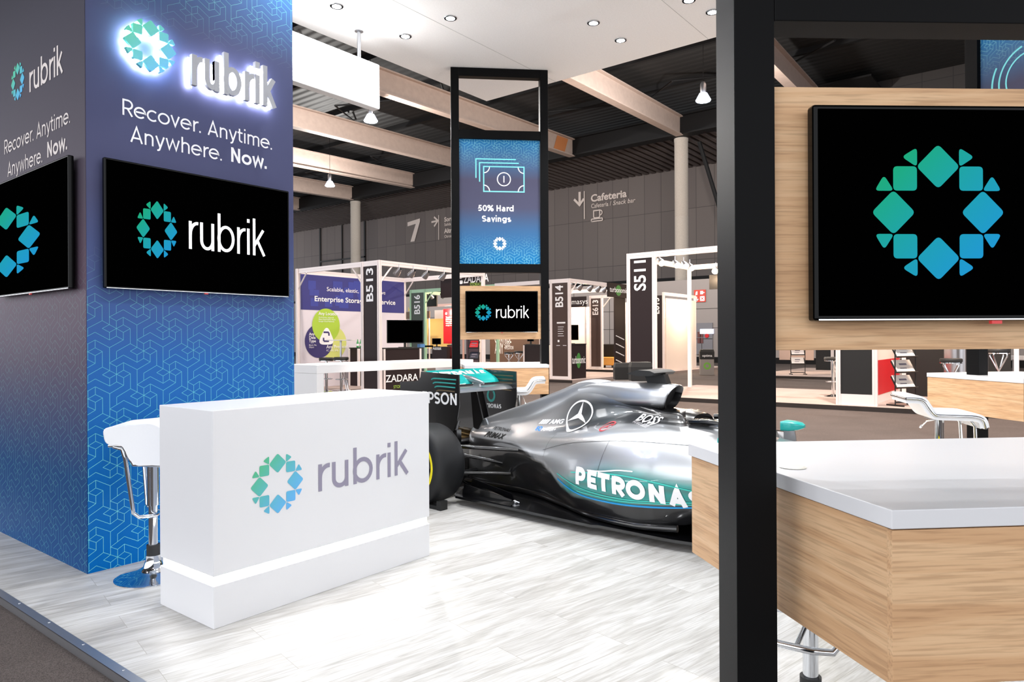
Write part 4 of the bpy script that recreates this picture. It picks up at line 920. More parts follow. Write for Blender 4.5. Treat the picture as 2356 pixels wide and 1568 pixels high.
b = MB(); ftext(b, 'PRIMAX', flank(.17, .508, 0), .055, .03, .27, shear=.3); ftext(b, 'PETRONAS', flank(.2, .565, 0), .032, .005, .25, shear=.2); drape(b).build('black_lettering', INK, CAR)
b = MB(); ftext(b, 'BOSS', flank(1.78, .768, -3), .062, .02, .21, shear=.15); ftext(b, 'HUGO BOSS', flank(1.78, .757, -3), .012, .01, .2, spacing=1.4); drape(b, .006).build('collar_lettering', DECAL, CAR)
b = MB(); c = flank(1.60, .722); ribbon(b, arc(0, 0, .05, .024, 0, 360, 30), .0028, c); ribbon(b, [(-.02, -.014), (.005, .01), (.028, .012)], .0035, c); ribbon(b, [(-.01, -.003), (.016, -.001)], .003, c); drape(b).build('extinguisher_mark', mat('red_decal', '#d8323c', .4, bump=(90, .01, 0)), CAR)
b = MB()
for pts in ([(1.27, .32), (1.5, .25), (1.8, .238), (2.2, .262), (2.5, .30)],):
    ribbon(b, cr(pts, 10), .006, flank(0, 0), step=.03)
drape(b).build('blue_stripe', mat('blue_stripe', '#1593d4', .35, bump=(90, .01, 0)), CAR)
b = MB()
for pts in ([(1.27, .36), (1.6, .29), (2.0, .285), (2.5, .33)], [(1.45, .40), (1.8, .44), (2.1, .44), (2.5, .40)], [(1.5, .27), (1.9, .265), (2.5, .315)]): ribbon(b, cr(pts, 10), .0035, flank(0, 0), step=.03)
drape(b).build('teal_streak', mat('light_teal_stripe', '#3cc7b8', .35, bump=(90, .01, 0)), CAR)
b = MB(); ribbon(b, cr([(1.62, .44), (1.75, .45), (1.9, .475), (2.02, .482)], 8), .004, flank(0, 0), step=.03); drape(b).build('light_streak', DECAL, CAR)
b = MB(); ribbon(b, cr([(1.04, .50), (1.4, .60), (1.9, .665), (2.4, .68)], 8), .0012, flank(0, 0), step=.03); ribbon(b, [(1.72, .45), (1.76, .66)], .0012, flank(0, 0), step=.02); ribbon(b, [(1.06, .45), (1.10, .62)], .0012, flank(0, 0), step=.02); drape(b, .003).build('panel_gap', INK, CAR)
t = thing('jack_stand', 'low black stand on the floor by the near rear tyre', 'stand', tuple(on_z(1016, 1172, 0)), R(-92)); b = MB(); b.box(-.25, .0, -.03, .03, 0, .03); b.build('bar', MATTBLACK, t); b = MB(); b.box(-.02, .03, -.04, .04, .0, .075); b.build('end_block', MATTBLACK, t, bevel=.004)
# ================================================================== OTHER STANDS IN THE HALL
BROWNWALL = mat('brown_graphic_wall', '#6f5646', .6); LITWHITE = mat('white_stand_wall', '#efe3da', .6)
RED = mat('red_stand_wall', '#d2121f', .55); GREENALU = mat('green_tinted_aluminium', '#a9cfae', .45, .1, bump=(50, .02, .05))  # GREENALU: aluminium with a green tint
def post(b, u, w, z0, z1, s=.085):
    h = s/2; g = s*.12; d = s*.14
    q = [(-h, -h), (-g, -h), (-g, -h+d), (g, -h+d), (g, -h), (h, -h), (h, -g), (h-d, -g), (h-d, g), (h, g), (h, h), (g, h), (g, h-d), (-g, h-d), (-g, h), (-h, h), (-h, g), (-h+d, g), (-h+d, -g), (-h, -g)]
    b.prism([(u+x, w+y) for x, y in q], z0, z1)
def rail(b, a, c, z0, z1, s=.06):
    (u0, w0), (u1, w1) = a, c; h = s/2; m_ = (z0+z1)/2; g = (z1-z0)*.06
    if abs(u0-u1) < abs(w0-w1): w0, w1 = sorted((w0, w1)); f = lambda p, k0, k1: b.box(u0-p, u0+p, w0+.043, w1-.043, k0, k1)
    else: u0, u1 = sorted((u0, u1)); f = lambda p, k0, k1: b.box(u0+.043, u1-.043, w0-p, w0+p, k0, k1)
    f(h, z0, m_-g); f(h*.8, m_-g, m_+g); f(h, m_+g, z1)
def stand(label, posts, rails, alu=ALU, z0=.05, z1=3.4, braces=(), rz=(3.27, 3.4)):
    t = thing('shell_stand_frame', label, 'stand frame', (posts[0][0], posts[0][1], z0), 0, 'aluminium stand frames')
    for p in posts: b = W(t); post(b, p[0], p[1], z0, p[2] if len(p) > 2 else z1); b.build('post', alu, t)
    for a, c in rails: b = W(t); rail(b, a, c, *rz); b.build('rail', alu, t)
    for (u, w, du, dw) in braces:
        b = W(t); b.tube([(u+du*.04, w+dw*.04, rz[0]-.42), (u+du*.42, w+dw*.42, rz[0])], .022, 6); b.build('corner_brace', alu, t)
    return t
def fascia_u(t, u, w0, w1, z0, z1, text=None, tz=None, th=.34, m=DKBROWN, bottom=.1):
    """panel between two posts, seen along +u, w0 > w1, with a number running upwards"""
    b = W(t); b.box(u-.02, u+.02, w1, w0, z0+bottom, z1); f = b.build('fascia_panel', m, t)
    b = W(t); b.box(u-.03, u+.03, w1, w0, z0, z0+bottom); b.build('bottom_rail', ALU, t)
    if text:
        b = W(t); zc = (tz[0]+tz[1])/2
        ftext(b, text, frame((u-.024, (w0+w1)/2-th*.36, tz[0]), (0, 0, 1), (0, 1, 0)), th*1.36, .022, tz[1]-tz[0]); b.build('stand_number', SNOW, f)
    return f
def spot(label, p, d, lit=False, col=(1, .72, .42), e=120):
    t = thing('spot_lamp', label, 'lamp', p, 0, 'spot lamps on stand rails'); d = Vector(d).normalized(); M = d.to_track_quat('Z', 'Y').to_matrix().to_4x4()
    b = MB(); b.lathe([(.05, -.05), (.06, 0), (.085, .10), (.09, .16), (.08, .16), (.05, .02)], 16, M, cap=False); b.build('head', STEEL, t, smooth=50)
    b = MB(); b.tube([(0, 0, .02), (0, 0, .16)], .014, 6); b.build('arm', STEEL, t)
    b = MB(); b.lathe([(.075, .14), (.002, .15)], 14, M); b.build('bulb', WARMBULB if lit else mat('unlit_reflector', '#d8d5d0', .2, .8, bump=(5, 0, 0)), t)
    return t
def flatpanel(name, label, cat, quad, m, group=None):   # (u0,u1,w0,w1,z0,z1) box with things stuck on
    t = thing(name, label, cat, (quad[0], quad[2], quad[4]), 0, group); b = W(t); b.box(*quad); b.build('panel', m, t); return t
def platform(n, u0, u1, w0, w1):
    b = MB(); b.box(u0+.01, u1, w0, w1-.01, -.04, .052); b.build('floor_platform_%d' % n, PALECARPET, kind='structure')
    b = MB(); b.box(u0, u0+.012, w0, w1, -.04, .05); b.box(u0, u1, w1-.012, w1, -.04, .05); b.build('trim_%d' % (10+n), DARKCARPET, kind='structure')
def counter(label, u0, u1, w0, w1, z0, z1, m=DKBROWN, top=MATTBLACK, group='dark stand counters', frame_m=None):
    t = thing('stand_counter', label, 'counter', ((u0+u1)/2, (w0+w1)/2, z0), 0, group)
    b = W(t); b.box(u0, u1, w0, w1, z0, z1-.03); b.build('body', m, t); b = W(t); b.box(u0-.015, u1+.015, w0-.015, w1+.015, z1-.03, z1); b.build('top', top, t)
    if frame_m:
        for (a, c) in ((u0, w0), (u1, w0), (u0, w1), (u1, w1)): b = W(t); post(b, a, c, z0, z1-.03, .06); b.build('post', frame_m, t)
    return t
def monitor(label, p, rz, w_, h_):
    t = thing('monitor', label, 'monitor', p, rz, 'black monitors on stands')
    b = MB(); b.box(-w_/2, w_/2, -.03, .02, .12, .12+h_); b.build('casing', GLOSSBLACK, t, bevel=.006); b = MB(); b.box(-w_/2+.02, w_/2-.02, -.032, -.029, .14, .10+h_); b.build('screen', SCREEN, t)
    b = MB(); b.box(-.03, .03, -.01, .03, 0, .2); b.box(-.16, .16, -.1, .1, 0, .015); b.build('foot', MATTBLACK, t); return t
def round_stool(label, p, h, rz=0., seat=MATTBLACK, r=.19, cross=False):
    t = thing('round_stool', label, 'stool', p, rz, 'black round bar stools')
    b = MB(); b.lathe([(r*.9, h-.075), (r, h-.06), (r, h-.015), (r*.93, h), (.01, h+.004)], 28); b.build('seat', seat, t, smooth=50)
    b = MB(); b.lathe([(r*.93, h-.095), (r*.97, h-.09), (r*.97, h-.075), (r*.9, h-.075)], 28, cap=True); b.build('seat_ring', CHROME, t, smooth=40)
    if cross:
        for k in range(4):
            a = math.pi/4+k*math.pi/2; c, s_ = math.cos(a), math.sin(a); q = math.cos(a+math.pi), math.sin(a+math.pi)
            b = MB(); b.tube([(c*.15, s_*.15, h-.09), (c*.16, s_*.16, h-.14), (q[0]*.05, q[1]*.05, h*.52), (q[0]*.22, q[1]*.22, .03), (q[0]*.2, q[1]*.2, .012)], .014, 8); b.build('leg', CHROME, t, smooth=60)
        b = MB(); b.tube([(.12*math.cos(x*.3142*2), .12*math.sin(x*.3142*2), h*.42) for x in range(11)], .011, 8); b.build('foot_ring', CHROME, t, smooth=60)
    else:
        b = MB(); b.tube([(0, 0, .02), (0, 0, h-.07)], .035, 14); b.build('column', CHROME, t, smooth=60)
        b = MB(); b.lathe([(.20, 0), (.2, .012), (.06, .04), (.036, .06)], 28); b.build('base', CHROME, t, smooth=50)
        b = MB(); b.tube([(.03, 0, h-.12), (-.22, .02, .06), (-.20, .03, .015)], .012, 8); b.tube([(.03, .06, h-.12), (-.18, .1, .06), (-.16, .1, .015)], .012, 8); b.build('brace_tube', CHROME, t, smooth=60)
        b = MB(); b.tube([(.15*math.cos(x*.6283), .15*math.sin(x*.6283), h*.38) for x in range(11)], .01, 8); b.build('foot_ring', CHROME, t, smooth=60)
    return t
def rack(label, p, rz, h=1.35, n=4, cols=('#e9e6e4',)*4, w_=.36):
    t = thing('brochure_rack', label, 'rack', p, rz, 'black brochure racks')
    for x in (-w_/2, w_/2): b = MB(); b.tube([(x, 0, .02), (x, 0, h)], .013, 6); b.build('upright', MATTBLACK, t)
    b = MB(); b.box(-w_/2, w_/2, -.012, .012, .06, .09); b.build('lower_bar', MATTBLACK, t); b = MB(); b.box(-w_/2, w_/2, -.01, .01, h-.02, h); b.build('top_bar', MATTBLACK, t)
    for x in (-w_/2, w_/2): b = MB(); b.box(x-.02, x+.02, -.2, .2, 0, .03); b.build('foot', MATTBLACK, t)
    for k in range(n):
        z = h-.30-k*(h-.35)/n; M = Matrix.Translation((0, -.02, z)) @ Matrix.Rotation(R(-32), 4, 'X')
        b = MB(); b.box(-w_/2, w_/2, -.006, .004, 0, .26, M); b.box(-w_/2, w_/2, -.05, 0, -.012, .0, M); s_ = b.build('shelf', MATTBLACK, t)
        b = MB(); b.box(-w_/2+.03, w_/2-.03, -.014, -.006, .004, .28, M); l = b.build('leaflet', mat('leaflet_'+cols[k].lstrip('#'), cols[k], .5, bump=(90, .01, 0)), t)
        b = MB(); b.box(-.09, .09, -.0155, -.014, .16, .2, M); b.box(-.11, .05, -.0155, -.014, .08, .1, M); b.build('leaflet_print', mat('leaflet_print', '#7a7480', .5, bump=(90, .01, 0)), l)
    return t
def warm(p, e, size=.15, col=(1, .70, .45)): lamp('stand_light', 'POINT', p, e, col, size)

platform(1, 11.5, 16.3, 13.2, 17.3); platform(2, 14.9, 19.2, -6, 8.35); platform(3, 19.2, 24.6, 12.6, 21.2); platform(4, 25.5, 33, -8, 9.2); platform(5, 26.6, 33, 12.6, 30)

# ---- stand B513
A = (11.88, 13.56); G0 = (11.85, 16.95); G1 = (15.9, 16.95); Bk = (15.9, 13.56)
t = stand('pale aluminium stand frame with tall dark B513 panel', [A, (11.88, 14.19), G0, G1, Bk], [(A, (11.88, 14.19)), ((11.88, 14.19), G0), (A, Bk), (G0, G1), (G1, Bk)], braces=[(11.88, 14.19, 0, 1), (11.85, 16.95, 0, -1), (11.88, 13.56, 1, 0), (15.9, 16.95, 0, -1)])
fascia_u(t, 11.88, 14.147, 13.603, .05, 3.27, 'B513', (on_u(855, 693, 11.86).z, on_u(855, 616, 11.86).z), .27)
gw = 16.90; zt = on_w(800, 648, gw).z; zm = on_w(760, 714, gw).z
t = flatpanel('graphic_wall', 'white stand wall with dark blue header and three overlapping circles', 'graphic wall', (11.9, 15.86, gw, gw+.06, .05, 3.27), mat('pale_graphic_wall', '#e2dce4', .5))
b = W(t); b.box(11.91, 15.85, gw-.006, gw, zm, 3.26); hd = b.build('header', mat('indigo_print', '#2f3180', .5), t)
b = W(t)
for k in range(20):
    x = random.uniform(12, 15.4); z = random.uniform(zm+.05, 2.95); q = random.choice((.18, .26, .34)); b.box(x, x+q, gw-.0065-.0002*k, gw-.006, z, min(z+q*.9, 3.25))
b.build('header_squares', mat('blue_square_print', '#34409c', .5), hd)
b = W(t); B0 = b.M; p = on_w(752, 669, gw-.012); q = on_w(886, 674, gw); b.M = B0 @ face_w(p.x, gw-.012, p.z); ftext(b, 'Scalable, elastic, cost-effective', None, .17, .004, q.x-p.x)
p = on_w(724, 692, gw-.012); q = on_w(909, 697, gw); b.M = B0 @ face_w(p.x, gw-.012, p.z); ftext(b, 'Enterprise Storage as a Service', None, .21, .018, q.x-p.x); b.build('header_lettering', SNOW, hd)
def disc(b, c, r_, off, n=40): b.add([(c.x+r_*math.cos(2*math.pi*k/n), gw-off, c.z+r_*math.sin(2*math.pi*k/n)) for k in range(n)], [tuple(range(n))])
rr = (on_w(750, 710, gw).z-on_w(750, 787, gw).z)/2
cg, cp, cl = on_w(750, 748, gw), on_w(734, 784, gw), on_w(766, 788, gw)
for nm, c, r_, off, col in (('light_green_circle', cl, rr, .006, '#cfd67a'), ('purple_circle', cp, rr, .009, '#37306a'), ('green_circle', cg, rr, .012, '#a9cb3c')):
    b = W(t); disc(b, c, r_, off); b.build(nm, mat('print_'+nm, col, .5, bump=(90, .01, 0)), t)
b = W(t); cc = (cg+cp+cl)/3; 
tri = [(cg.x-.02, cg.z-rr*.62), (cl.x-rr*.62, cl.z+rr*.1)]
pts = rounded([(cc.x-.33, cc.z-.24), (cc.x+.33, cc.z-.24), (cc.x+.02, cc.z+.36)], .25, 6)
b.add([(x, gw-.016, z) for x, z in pts], [tuple(range(len(pts)))]); b.build('centre_print', SNOW, t)
b = W(t); B0 = b.M; b.M = B0 @ face_w(cc.x-.1, gw-.02, cc.z-.14)
ribbon(b, [(0, .26), (.16, .26), (.19, .23), (.19, .16)], .024, None); ribbon(b, [(0.0, .10), (0.0, .03), (.03, 0), (.19, 0)], .024, None); b.build('emblem', mat('print_purple_circle', '#37306a'), t)
b = W(t); B0 = b.M
for txt, px, py, sz, bd in (('Any Location', 733, 724, .13, .014), ('On-Premises, Hybrid &', 733, 731, .056, 0), ('Multi-Cloud (AWS, Azure,', 733, 735.5, .056, 0), ('Google Cloud Platform)', 733, 740, .056, 0), ('Any', 711, 771, .115, .014), ('Data', 711, 779, .115, .014), ('Type', 711, 787, .115, .014), ('Block, File,', 711, 795, .06, 0), ('Object', 711, 800, .06, 0), ('Any Protocol', 751, 801, .14, .012), ('FC, NFS, SMB', 751, 808, .075, 0)):
    p = on_w(px, py, gw-.02); b.M = B0 @ face_w(p.x, gw-.021, p.z); ftext(b, txt, None, sz, bd)
b.build('circle_lettering', SNOW, t)
for k, (x, y) in enumerate(((918, 616), (951, 619), (983, 622), (1022, 626))):
    p = on_w(x, y, 13.45); p.z = 3.18; spot('grey spot lamp on the B513 rail, %s from the corner' % ('first', 'second', 'third', 'fourth')[k], p, (0, .8, -.7))
c0 = on_w(883, 800, 13.75); c1 = on_w(966, 800, 13.75); cz = c0.z
t = counter('dark counter with white lettering inside the B513 stand', c0.x, c1.x, 13.75, 14.35, .05, cz, frame_m=ALU)
b = W(t); p = on_w(887, 879, 13.74); ftext(b, 'ZADARA', face_w(p.x, 13.735, p.z), .26, .012, 1.15); b.build('lettering', SNOW, t)
b = W(t); p = on_w(905, 893, 13.74); ftext(b, 'STORAGE', face_w(p.x, 13.735, p.z), .11, .004); b.build('green_lettering', mat('green_lettering', '#9fc54a', .5), t)
p = on_w(932, 795, 14.05); monitor('large black monitor on the dark counter in the B513 stand', (p.x, 14.05, cz), R(-28), 1.0, .62)
t = thing('counter_clutter', 'small router and blue box below the B513 stand monitor', 'electronics', (p.x+.72, 13.9, cz)); b = MB(); b.box(-.13, .13, -.08, .08, 0, .05); b.build('router', GLOSSBLACK, t, bevel=.005); b = MB(); b.box(-.35, -.18, -.06, .06, 0, .09); b.build('card_box', mat('blue_card', '#4f86c0', .5), t)
p = on_w(784, 781, 15.2); t = thing('bistro_table', 'thin white round bistro table in front of the circle wall', 'table', (p.x, 15.2, .05))
b = MB(); b.lathe([(.36, p.z-.075), (.37, p.z-.07), (.37, p.z-.05), (.36, p.z-.05)], 32); b.build('top', WHITE, t); b = MB(); b.tube([(0, 0, .02), (0, 0, p.z-.08)], .028, 12); b.build('column', STEEL, t, smooth=60); b = MB(); b.lathe([(.25, 0), (.24, .015), (.03, .03)], 28); b.build('base', CHROME, t, smooth=40)
p = on_w(751, 822, 15.1); round_stool('black round stool, left of the pair behind the white bar table', (p.x, 15.1, .05), p.z-.05); p = on_w(785, 821, 14.5); round_stool('black round stool, right of the pair behind the white bar table', (p.x, 14.5, .05), p.z-.05, R(200))
p = on_w(826, 799, 16.4); t = counter('small dark counter with green bottles by the circle wall', p.x-.18, p.x+.6, 16.2, 16.6, .05, p.z, frame_m=ALU)
GRN = mat('green_bottle_glass', '#3c9a55', .12, bump=(5, 0, 0))
for k, x in enumerate((823, 830)):
    q = on_w(x, 799, 16.4); t = thing('bottle', '%s green glass bottle on the small counter' % ('left', 'right')[k], 'bottle', (q.x, 16.4, p.z), 0, 'green bottles'); b = MB(); b.lathe([(.035, 0), (.037, .02), (.037, .13), (.014, .2), (.014, .25)], 18); b.build('glass', GRN, t, smooth=50); b = MB(); b.lathe([(.016, .24), (.016, .265)], 12); b.build('cap', WHITE, t); b = MB(); b.lathe([(.0378, .05), (.0378, .11)], 18, cap=False); b.build('paper_label', SNOW, t)
t = flatpanel('hanging_sign', 'dark hanging sign with white lettering just above the small tower television', 'sign', (15.95, 16.0, 14.6-.9, 14.6+.75, 2.7, 3.4), DKBROWN, 'brown hanging signs')
p0, p1 = on_u(1066, 651, 15.94), on_u(1124, 648, 15.94); b = W(t); ftext(b, 'ZADARA', face_u(15.945, p0.y, p0.z), .33, .01, p0.y-p1.y); b.build('lettering', SNOW, t)
b = W(t); q = on_u(1081, 658, 15.94); ftext(b, 'STORAGE', face_u(15.945, q.y, q.z), .14, .003, .5); b.build('green_lettering', mat('green_lettering', '#9fc54a'), t)
b = W(t); q = on_u(1060, 653, 15.94); b.M = b.M @ face_u(15.945, q.y+.05, q.z); b.prism(rounded([(-.02, .16), (.10, .16), (.18, .36), (-.02, .36)], .04), 0, .004); b.prism(rounded([(0, 0), (.13, 0), (.13, .11), (0, .11)], .04), 0, .004); b.build('emblem', SNOW, t)

# ---- stands B516 / B514, one row back
t = stand('green tinted aluminium stand frame with dark B516 panel', [(19.8, 20.7), (19.8, 19.9), (19.8, 16.2), (24.2, 20.7)], [((19.8, 20.7), (19.8, 19.9)), ((19.8, 19.9), (19.8, 16.2)), ((19.8, 20.7), (24.2, 20.7))], GREENALU, braces=[(19.8, 19.9, 0, -1)])
fascia_u(t, 19.8, 20.657, 19.943, .05, 3.27, 'B516', (on_u(963, 722, 19.78).z, on_u(963, 678, 19.78).z), .33, mat('dark_green_fascia', '#39443a', .5))
for k, (x, y) in enumerate(((990, 673), (1016, 673))): p = on_u(x, y, 20.4); spot('grey spot lamp inside the B516 stand, '+('left', 'right')[k], (20.4, p.y, 3.2), (.8, 0, -.7))
p = on_u(993, 688, 20.6); flatpanel('hanging_screen', 'black hung screen inside the B516 stand', 'screen', (20.6, 20.66, p.y-.28, p.y+.33, 2.75, 3.2), MATTBLACK)
t = stand('aluminium stand frame with brown B514 panel', [(19.55, 13.64), (19.55, 12.92), (24.3, 12.92), (24.3, 16.2)], [((19.55, 13.64), (19.55, 12.92)), ((19.55, 16.15), (19.55, 13.64)), ((19.55, 12.92), (24.3, 12.92)), ((24.3, 12.92), (24.3, 16.2))], braces=[(19.55, 12.92, 1, 0)])
fascia_u(t, 19.55, 13.597, 12.963, .05, 3.27, 'B514', (on_u(1289, 706, 19.53).z, on_u(1289, 656, 19.53).z), .32, mat('brown_fascia', '#46322b', .5))
b = W(t); B0 = b.M; q = on_u(1281, 744, 19.52)
b.M = B0 @ face_u(19.525, q.y, q.z); b.box(0., .34, 0, .05, 0, .002)
for k in range(5): b.box(.04, .28-.03*(k % 2), -.12-.075*k, -.105-.075*k, 0, .002)
b.box(.03, .1, -.62, -.55, 0, .002); b.box(-.02, .12, -.74, -.725, 0, .002); b.box(.24, .38, -.74, -.725, 0, .002); b.build('small_print', SNOW, t)
for k, (x, y) in enumerate(((1316, 650), (1338, 653), (1361, 656), (1379, 658), (1394, 660))):
    p = on_w(x, y, 12.98); p.z = 3.2; spot('grey spot lamp on the B514 rail, %s from the B514 panel' % ('first', 'second', 'third', 'fourth', 'fifth')[k], p, (.2, .8, -.6))
s0, s1 = on_w(1399, 655, 12.84), on_w(1446, 655, 12.84); za, zb_ = on_w(1422, 684, 12.84).z, on_w(1422, 652, 12.84).z
t = flatpanel('hanging_sign', 'brown hanging sign with white lettering over a green oval', 'sign', (s0.x, s1.x, 12.84, 12.885, za, zb_), DKBROWN, 'brown hanging signs')
def turbo(t, u0, u1, w, zc, h):
    GR = mat('green_oval_print', '#3f8a3c', .5, bump=(90, .01, 0)); b = W(t); uc = (u0+u1)/2; ru = (u1-u0)*.14
    b.add([(uc+ru*math.cos(k*.2094), w-.004, zc+h*.62*math.sin(k*.2094)) for k in range(30)], [tuple(range(30))]); b.build('green_oval', GR, t)
    b = W(t); ftext(b, 'turbonomic', face_w(u0+(u1-u0)*.07, w-.008, zc-h*.22), h*.85, .012, (u1-u0)*.86); b.build('lettering', SNOW, t)
turbo(t, s0.x, s1.x, 12.84, (za+zb_)/2, (zb_-za)*.62)
t = counter('dark brown counter with lettering over a green oval by the B514 panel', 19.7, 20.66, 12.98, 13.5, .05, on_w(1330, 790, 12.98).z)
turbo(t, 19.7, 20.66, 12.975, on_w(1330, 829, 12.97).z, .42)
monitor('black monitor on the counter with the green oval', (20.05, 13.25, on_w(1330, 790, 12.98).z), R(-40), .62, .52)
d0, d1 = on_w(1413, 700, 13.0), on_w(1437, 700, 13.0)
t = flatpanel('literature_wall', 'dark panel with four slanted white shelf edges', 'panel', (d0.x, d1.x, 12.97, 13.02, .05, za+.02), DKBROWN)
for k in range(4): b = W(t); q = on_w(1417, 772+18.5*k, 12.95); r_ = on_w(1435, 781+18.5*k, 12.95); b.tube([(q.x, 12.94, q.z), (r_.x, 12.94, r_.z)], .018, 6); b.build('shelf_edge', SNOW, t)
t = flatpanel('graphic_wall', 'brown wall reading CONTROL ANY CLOUD APPLICATION', 'graphic wall', (23., 23.06, 16.6, 19.25, .05, 3.0), BROWNWALL)
b = W(t); B0 = b.M
for txt, x0, x1, y, sz in (('CONTROL', 1138, 1176, 788, .56), ('ANY', 1138, 1158, 812.5, .62), ('•CLOUD', 1160, 1173, 796, .2), ('•APPLICATION', 1160, 1181, 803, .2)):
    p, q = on_u(x0, y, 22.98), on_u(x1, y, 22.98); b.M = B0 @ face_u(22.99, p.y, p.z); ftext(b, txt, None, sz, .016, p.y-q.y)
b.build('lettering', SNOW, t)
t = stand('pair of bare aluminium posts left of the brown CONTROL ANY wall', [(22.6, 19.42), (22.6, 19.28), (22.95, 16.55)], [], z1=3.3)
flatpanel('partition', 'dark plum partition left of the CONTROL ANY wall', 'panel', (22.55, 22.6, 19.5, 20.2, .05, 2.6), mat('plum_fascia', '#43303a', .5))
p = on_u(1171, 809, 21.8); round_stool('black round stool, left of the pair by the CONTROL ANY wall', (21.8, p.y, .05), p.z-.05, cross=True); p = on_u(1194, 807, 22.0); round_stool('black round stool, right of the pair by the CONTROL ANY wall', (22.0, p.y, .05), p.z-.05, cross=True)
p, q = on_u(1206, 792, 21.9), on_u(1246, 792, 21.9); t = counter('dark cabinet with aluminium edges right of the CONTROL ANY stools', 21.9, 22.4, q.y, p.y, .05, p.z, frame_m=ALU)
r_ = on_u(1221, 790, 22.1); monitor('small tilted tablet on the aluminium edged cabinet', (22.1, r_.y, p.z), R(-90), .3, .18)
p = on_u(1090, 838, 17.5); rack('brochure rack with red top leaflet behind the far oak counter', (17.5, p.y, -.04), R(-70), 1.45, 3, ('#c5202a', '#2b2f40', '#39404f'))

# ---- stands E616 / E613, second row back
t = stand('reddish aluminium stand frame with E616 panel', [(27.2, 28.0), (27.2, 27.35), (27.2, 25.), (31., 28.)], [((27.2, 28.), (27.2, 27.35)), ((27.2, 27.35), (27.2, 25.))], mat('reddish_aluminium', '#dcb3a6', .45, .1, bump=(50, .02, .05)), z1=3.3, rz=(3.18, 3.3))  # aluminium in a reddish tone
fascia_u(t, 27.2, 27.957, 27.393, .05, 3.18, 'E616', (on_u(995, 739, 27.1).z, on_u(995, 707, 27.1).z), .3, mat('rust_fascia', '#8a4136', .5))
p, q = on_u(1020, 740, 28.5), on_u(1052, 740, 28.5); t = flatpanel('graphic_wall', 'red wall with small white text left of the far black tower', 'graphic wall', (28.5, 28.56, q.y, p.y, on_u(1030, 790, 28.5).z, 3.1), RED)
b = W(t); B0 = b.M
for k in range(5): z = on_u(1030, 731+4.6*k, 28.4).z; p = on_u(1023, 730, 28.4); b.M = B0 @ face_u(28.485, p.y, z); ftext(b, ('Transform', 'Efficiency,', 'Make your', 'work flow', 'simply better')[k], None, .12, .008)
p = on_u(1024, 721, 28.4); b.M = B0 @ face_u(28.485, p.y, p.z); b.lathe([(.07, 0), (.01, .002)], 14); b.build('lettering', SNOW, t)
p, q = on_u(1000, 740, 29.2), on_u(1021, 740, 29.2); flatpanel('graphic_wall', 'white lit wall strip beside the E616 panel', 'graphic wall', (29.2, 29.25, q.y-.2, p.y, .05, 3.1), LITWHITE, 'white graphic walls')
p, q = on_u(991, 800, 26.9), on_u(1028, 800, 26.9); t = counter('dark counter with white lettering beside the red wall left of the far tower', 26.9, 27.15, q.y, p.y-.1, .05, on_u(1010, 797, 26.9).z)
b = W(t); r_ = on_u(994, 804, 26.88); ftext(b, 'Autotask', face_u(26.89, r_.y-.05, r_.z), .26, .01, .62); b.build('lettering', SNOW, t)
r_ = on_u(1004, 791, 27.0); monitor('small black monitor left of the far tower beside the red wall', (27.02, r_.y, on_u(1010, 797, 26.9).z), R(-90), .62, .32)
p, q = on_u(1029, 800, 27.4), on_u(1044, 800, 27.4); counter('dark red low unit touching the left leg of the far black tower', 27.4, 27.9, q.y, p.y, .05, on_u(1035, 793, 27.4).z, mat('deep_red_unit', '#6d1f22', .5))
p = on_u(942, 712, 28.); t = flatpanel('hanging_sign', 'brown sign with yellow script right of the blue header', 'sign', (28., 28.05, p.y-1.6, p.y+.4, 2.6, 3.0), mat('brown_sign', '#5a4634', .5), 'brown hanging signs'); b = W(t); b.box(28., 28.05, p.y-1.58, p.y-1.52, .05, 2.6); b.box(28., 28.05, p.y+.3, p.y+.36, .05, 2.6); b.build('support_post', ALU, t); b = W(t); ftext(b, 'Veldaric', face_u(27.99, p.y+.15, p.z-.1), .34, .0, shear=.3); b.build('lettering', mat('yellow_script', '#e8c81e', .5), t)
flatpanel('graphic_wall', 'yellow lit wall strip right of the B513 circle wall', 'graphic wall', (29., 29.05, p.y-2.2, p.y+.6, .9, 2.6), mat('yellow_wall', '#f2cf74', .5))
t = stand('aluminium stand frame with E613 numbers at both corners', [(27.3, 16.9), (27.3, 16.3), (27.3, 13.9), (27.3, 13.3), (30.5, 13.3)], [((27.3, 16.9), (27.3, 16.3)), ((27.3, 16.3), (27.3, 13.9)), ((27.3, 13.3), (30.5, 13.3))], z1=3.35, rz=(3.22, 3.35), braces=[(27.3, 16.3, 0, -1)])
fascia_u(t, 27.3, 16.857, 16.343, .05, 3.22, 'E613', (on_u(1363, 724, 27.2).z, on_u(1363, 690, 27.2).z), .3, mat('brown_fascia', '#46322b')); fascia_u(t, 27.3, 13.857, 13.343, .05, 3.22, 'E613', (on_u(1525, 721, 27.2).z, on_u(1525, 684, 27.2).z), .3)
t = flatpanel('hanging_sign', 'dark sign with cut-off white lettering behind the B514 panel', 'sign', (27.0, 27.05, 16.95, 18.9, on_u(1330, 706, 27).z, on_u(1330, 682, 27).z), DKBROWN, 'brown hanging signs'); b = W(t); b.box(27., 27.05, 16.97, 17.03, .05, on_u(1330, 706, 27).z); b.box(27., 27.05, 18.8, 18.86, .05, on_u(1330, 706, 27).z); b.build('support_post', ALU, t); b = W(t); q = on_u(1352, 698, 26.9); ftext(b, 'Stromasys', face_u(26.985, q.y+1.55, q.z), .34, .0, 1.5); b.build('lettering', SNOW, t)
flatpanel('graphic_wall', 'white lit wall below the cut-off sign behind the B514 panel', 'graphic wall', (28.2, 28.25, 17.0, 19.2, .05, 2.9), LITWHITE, 'white graphic walls')
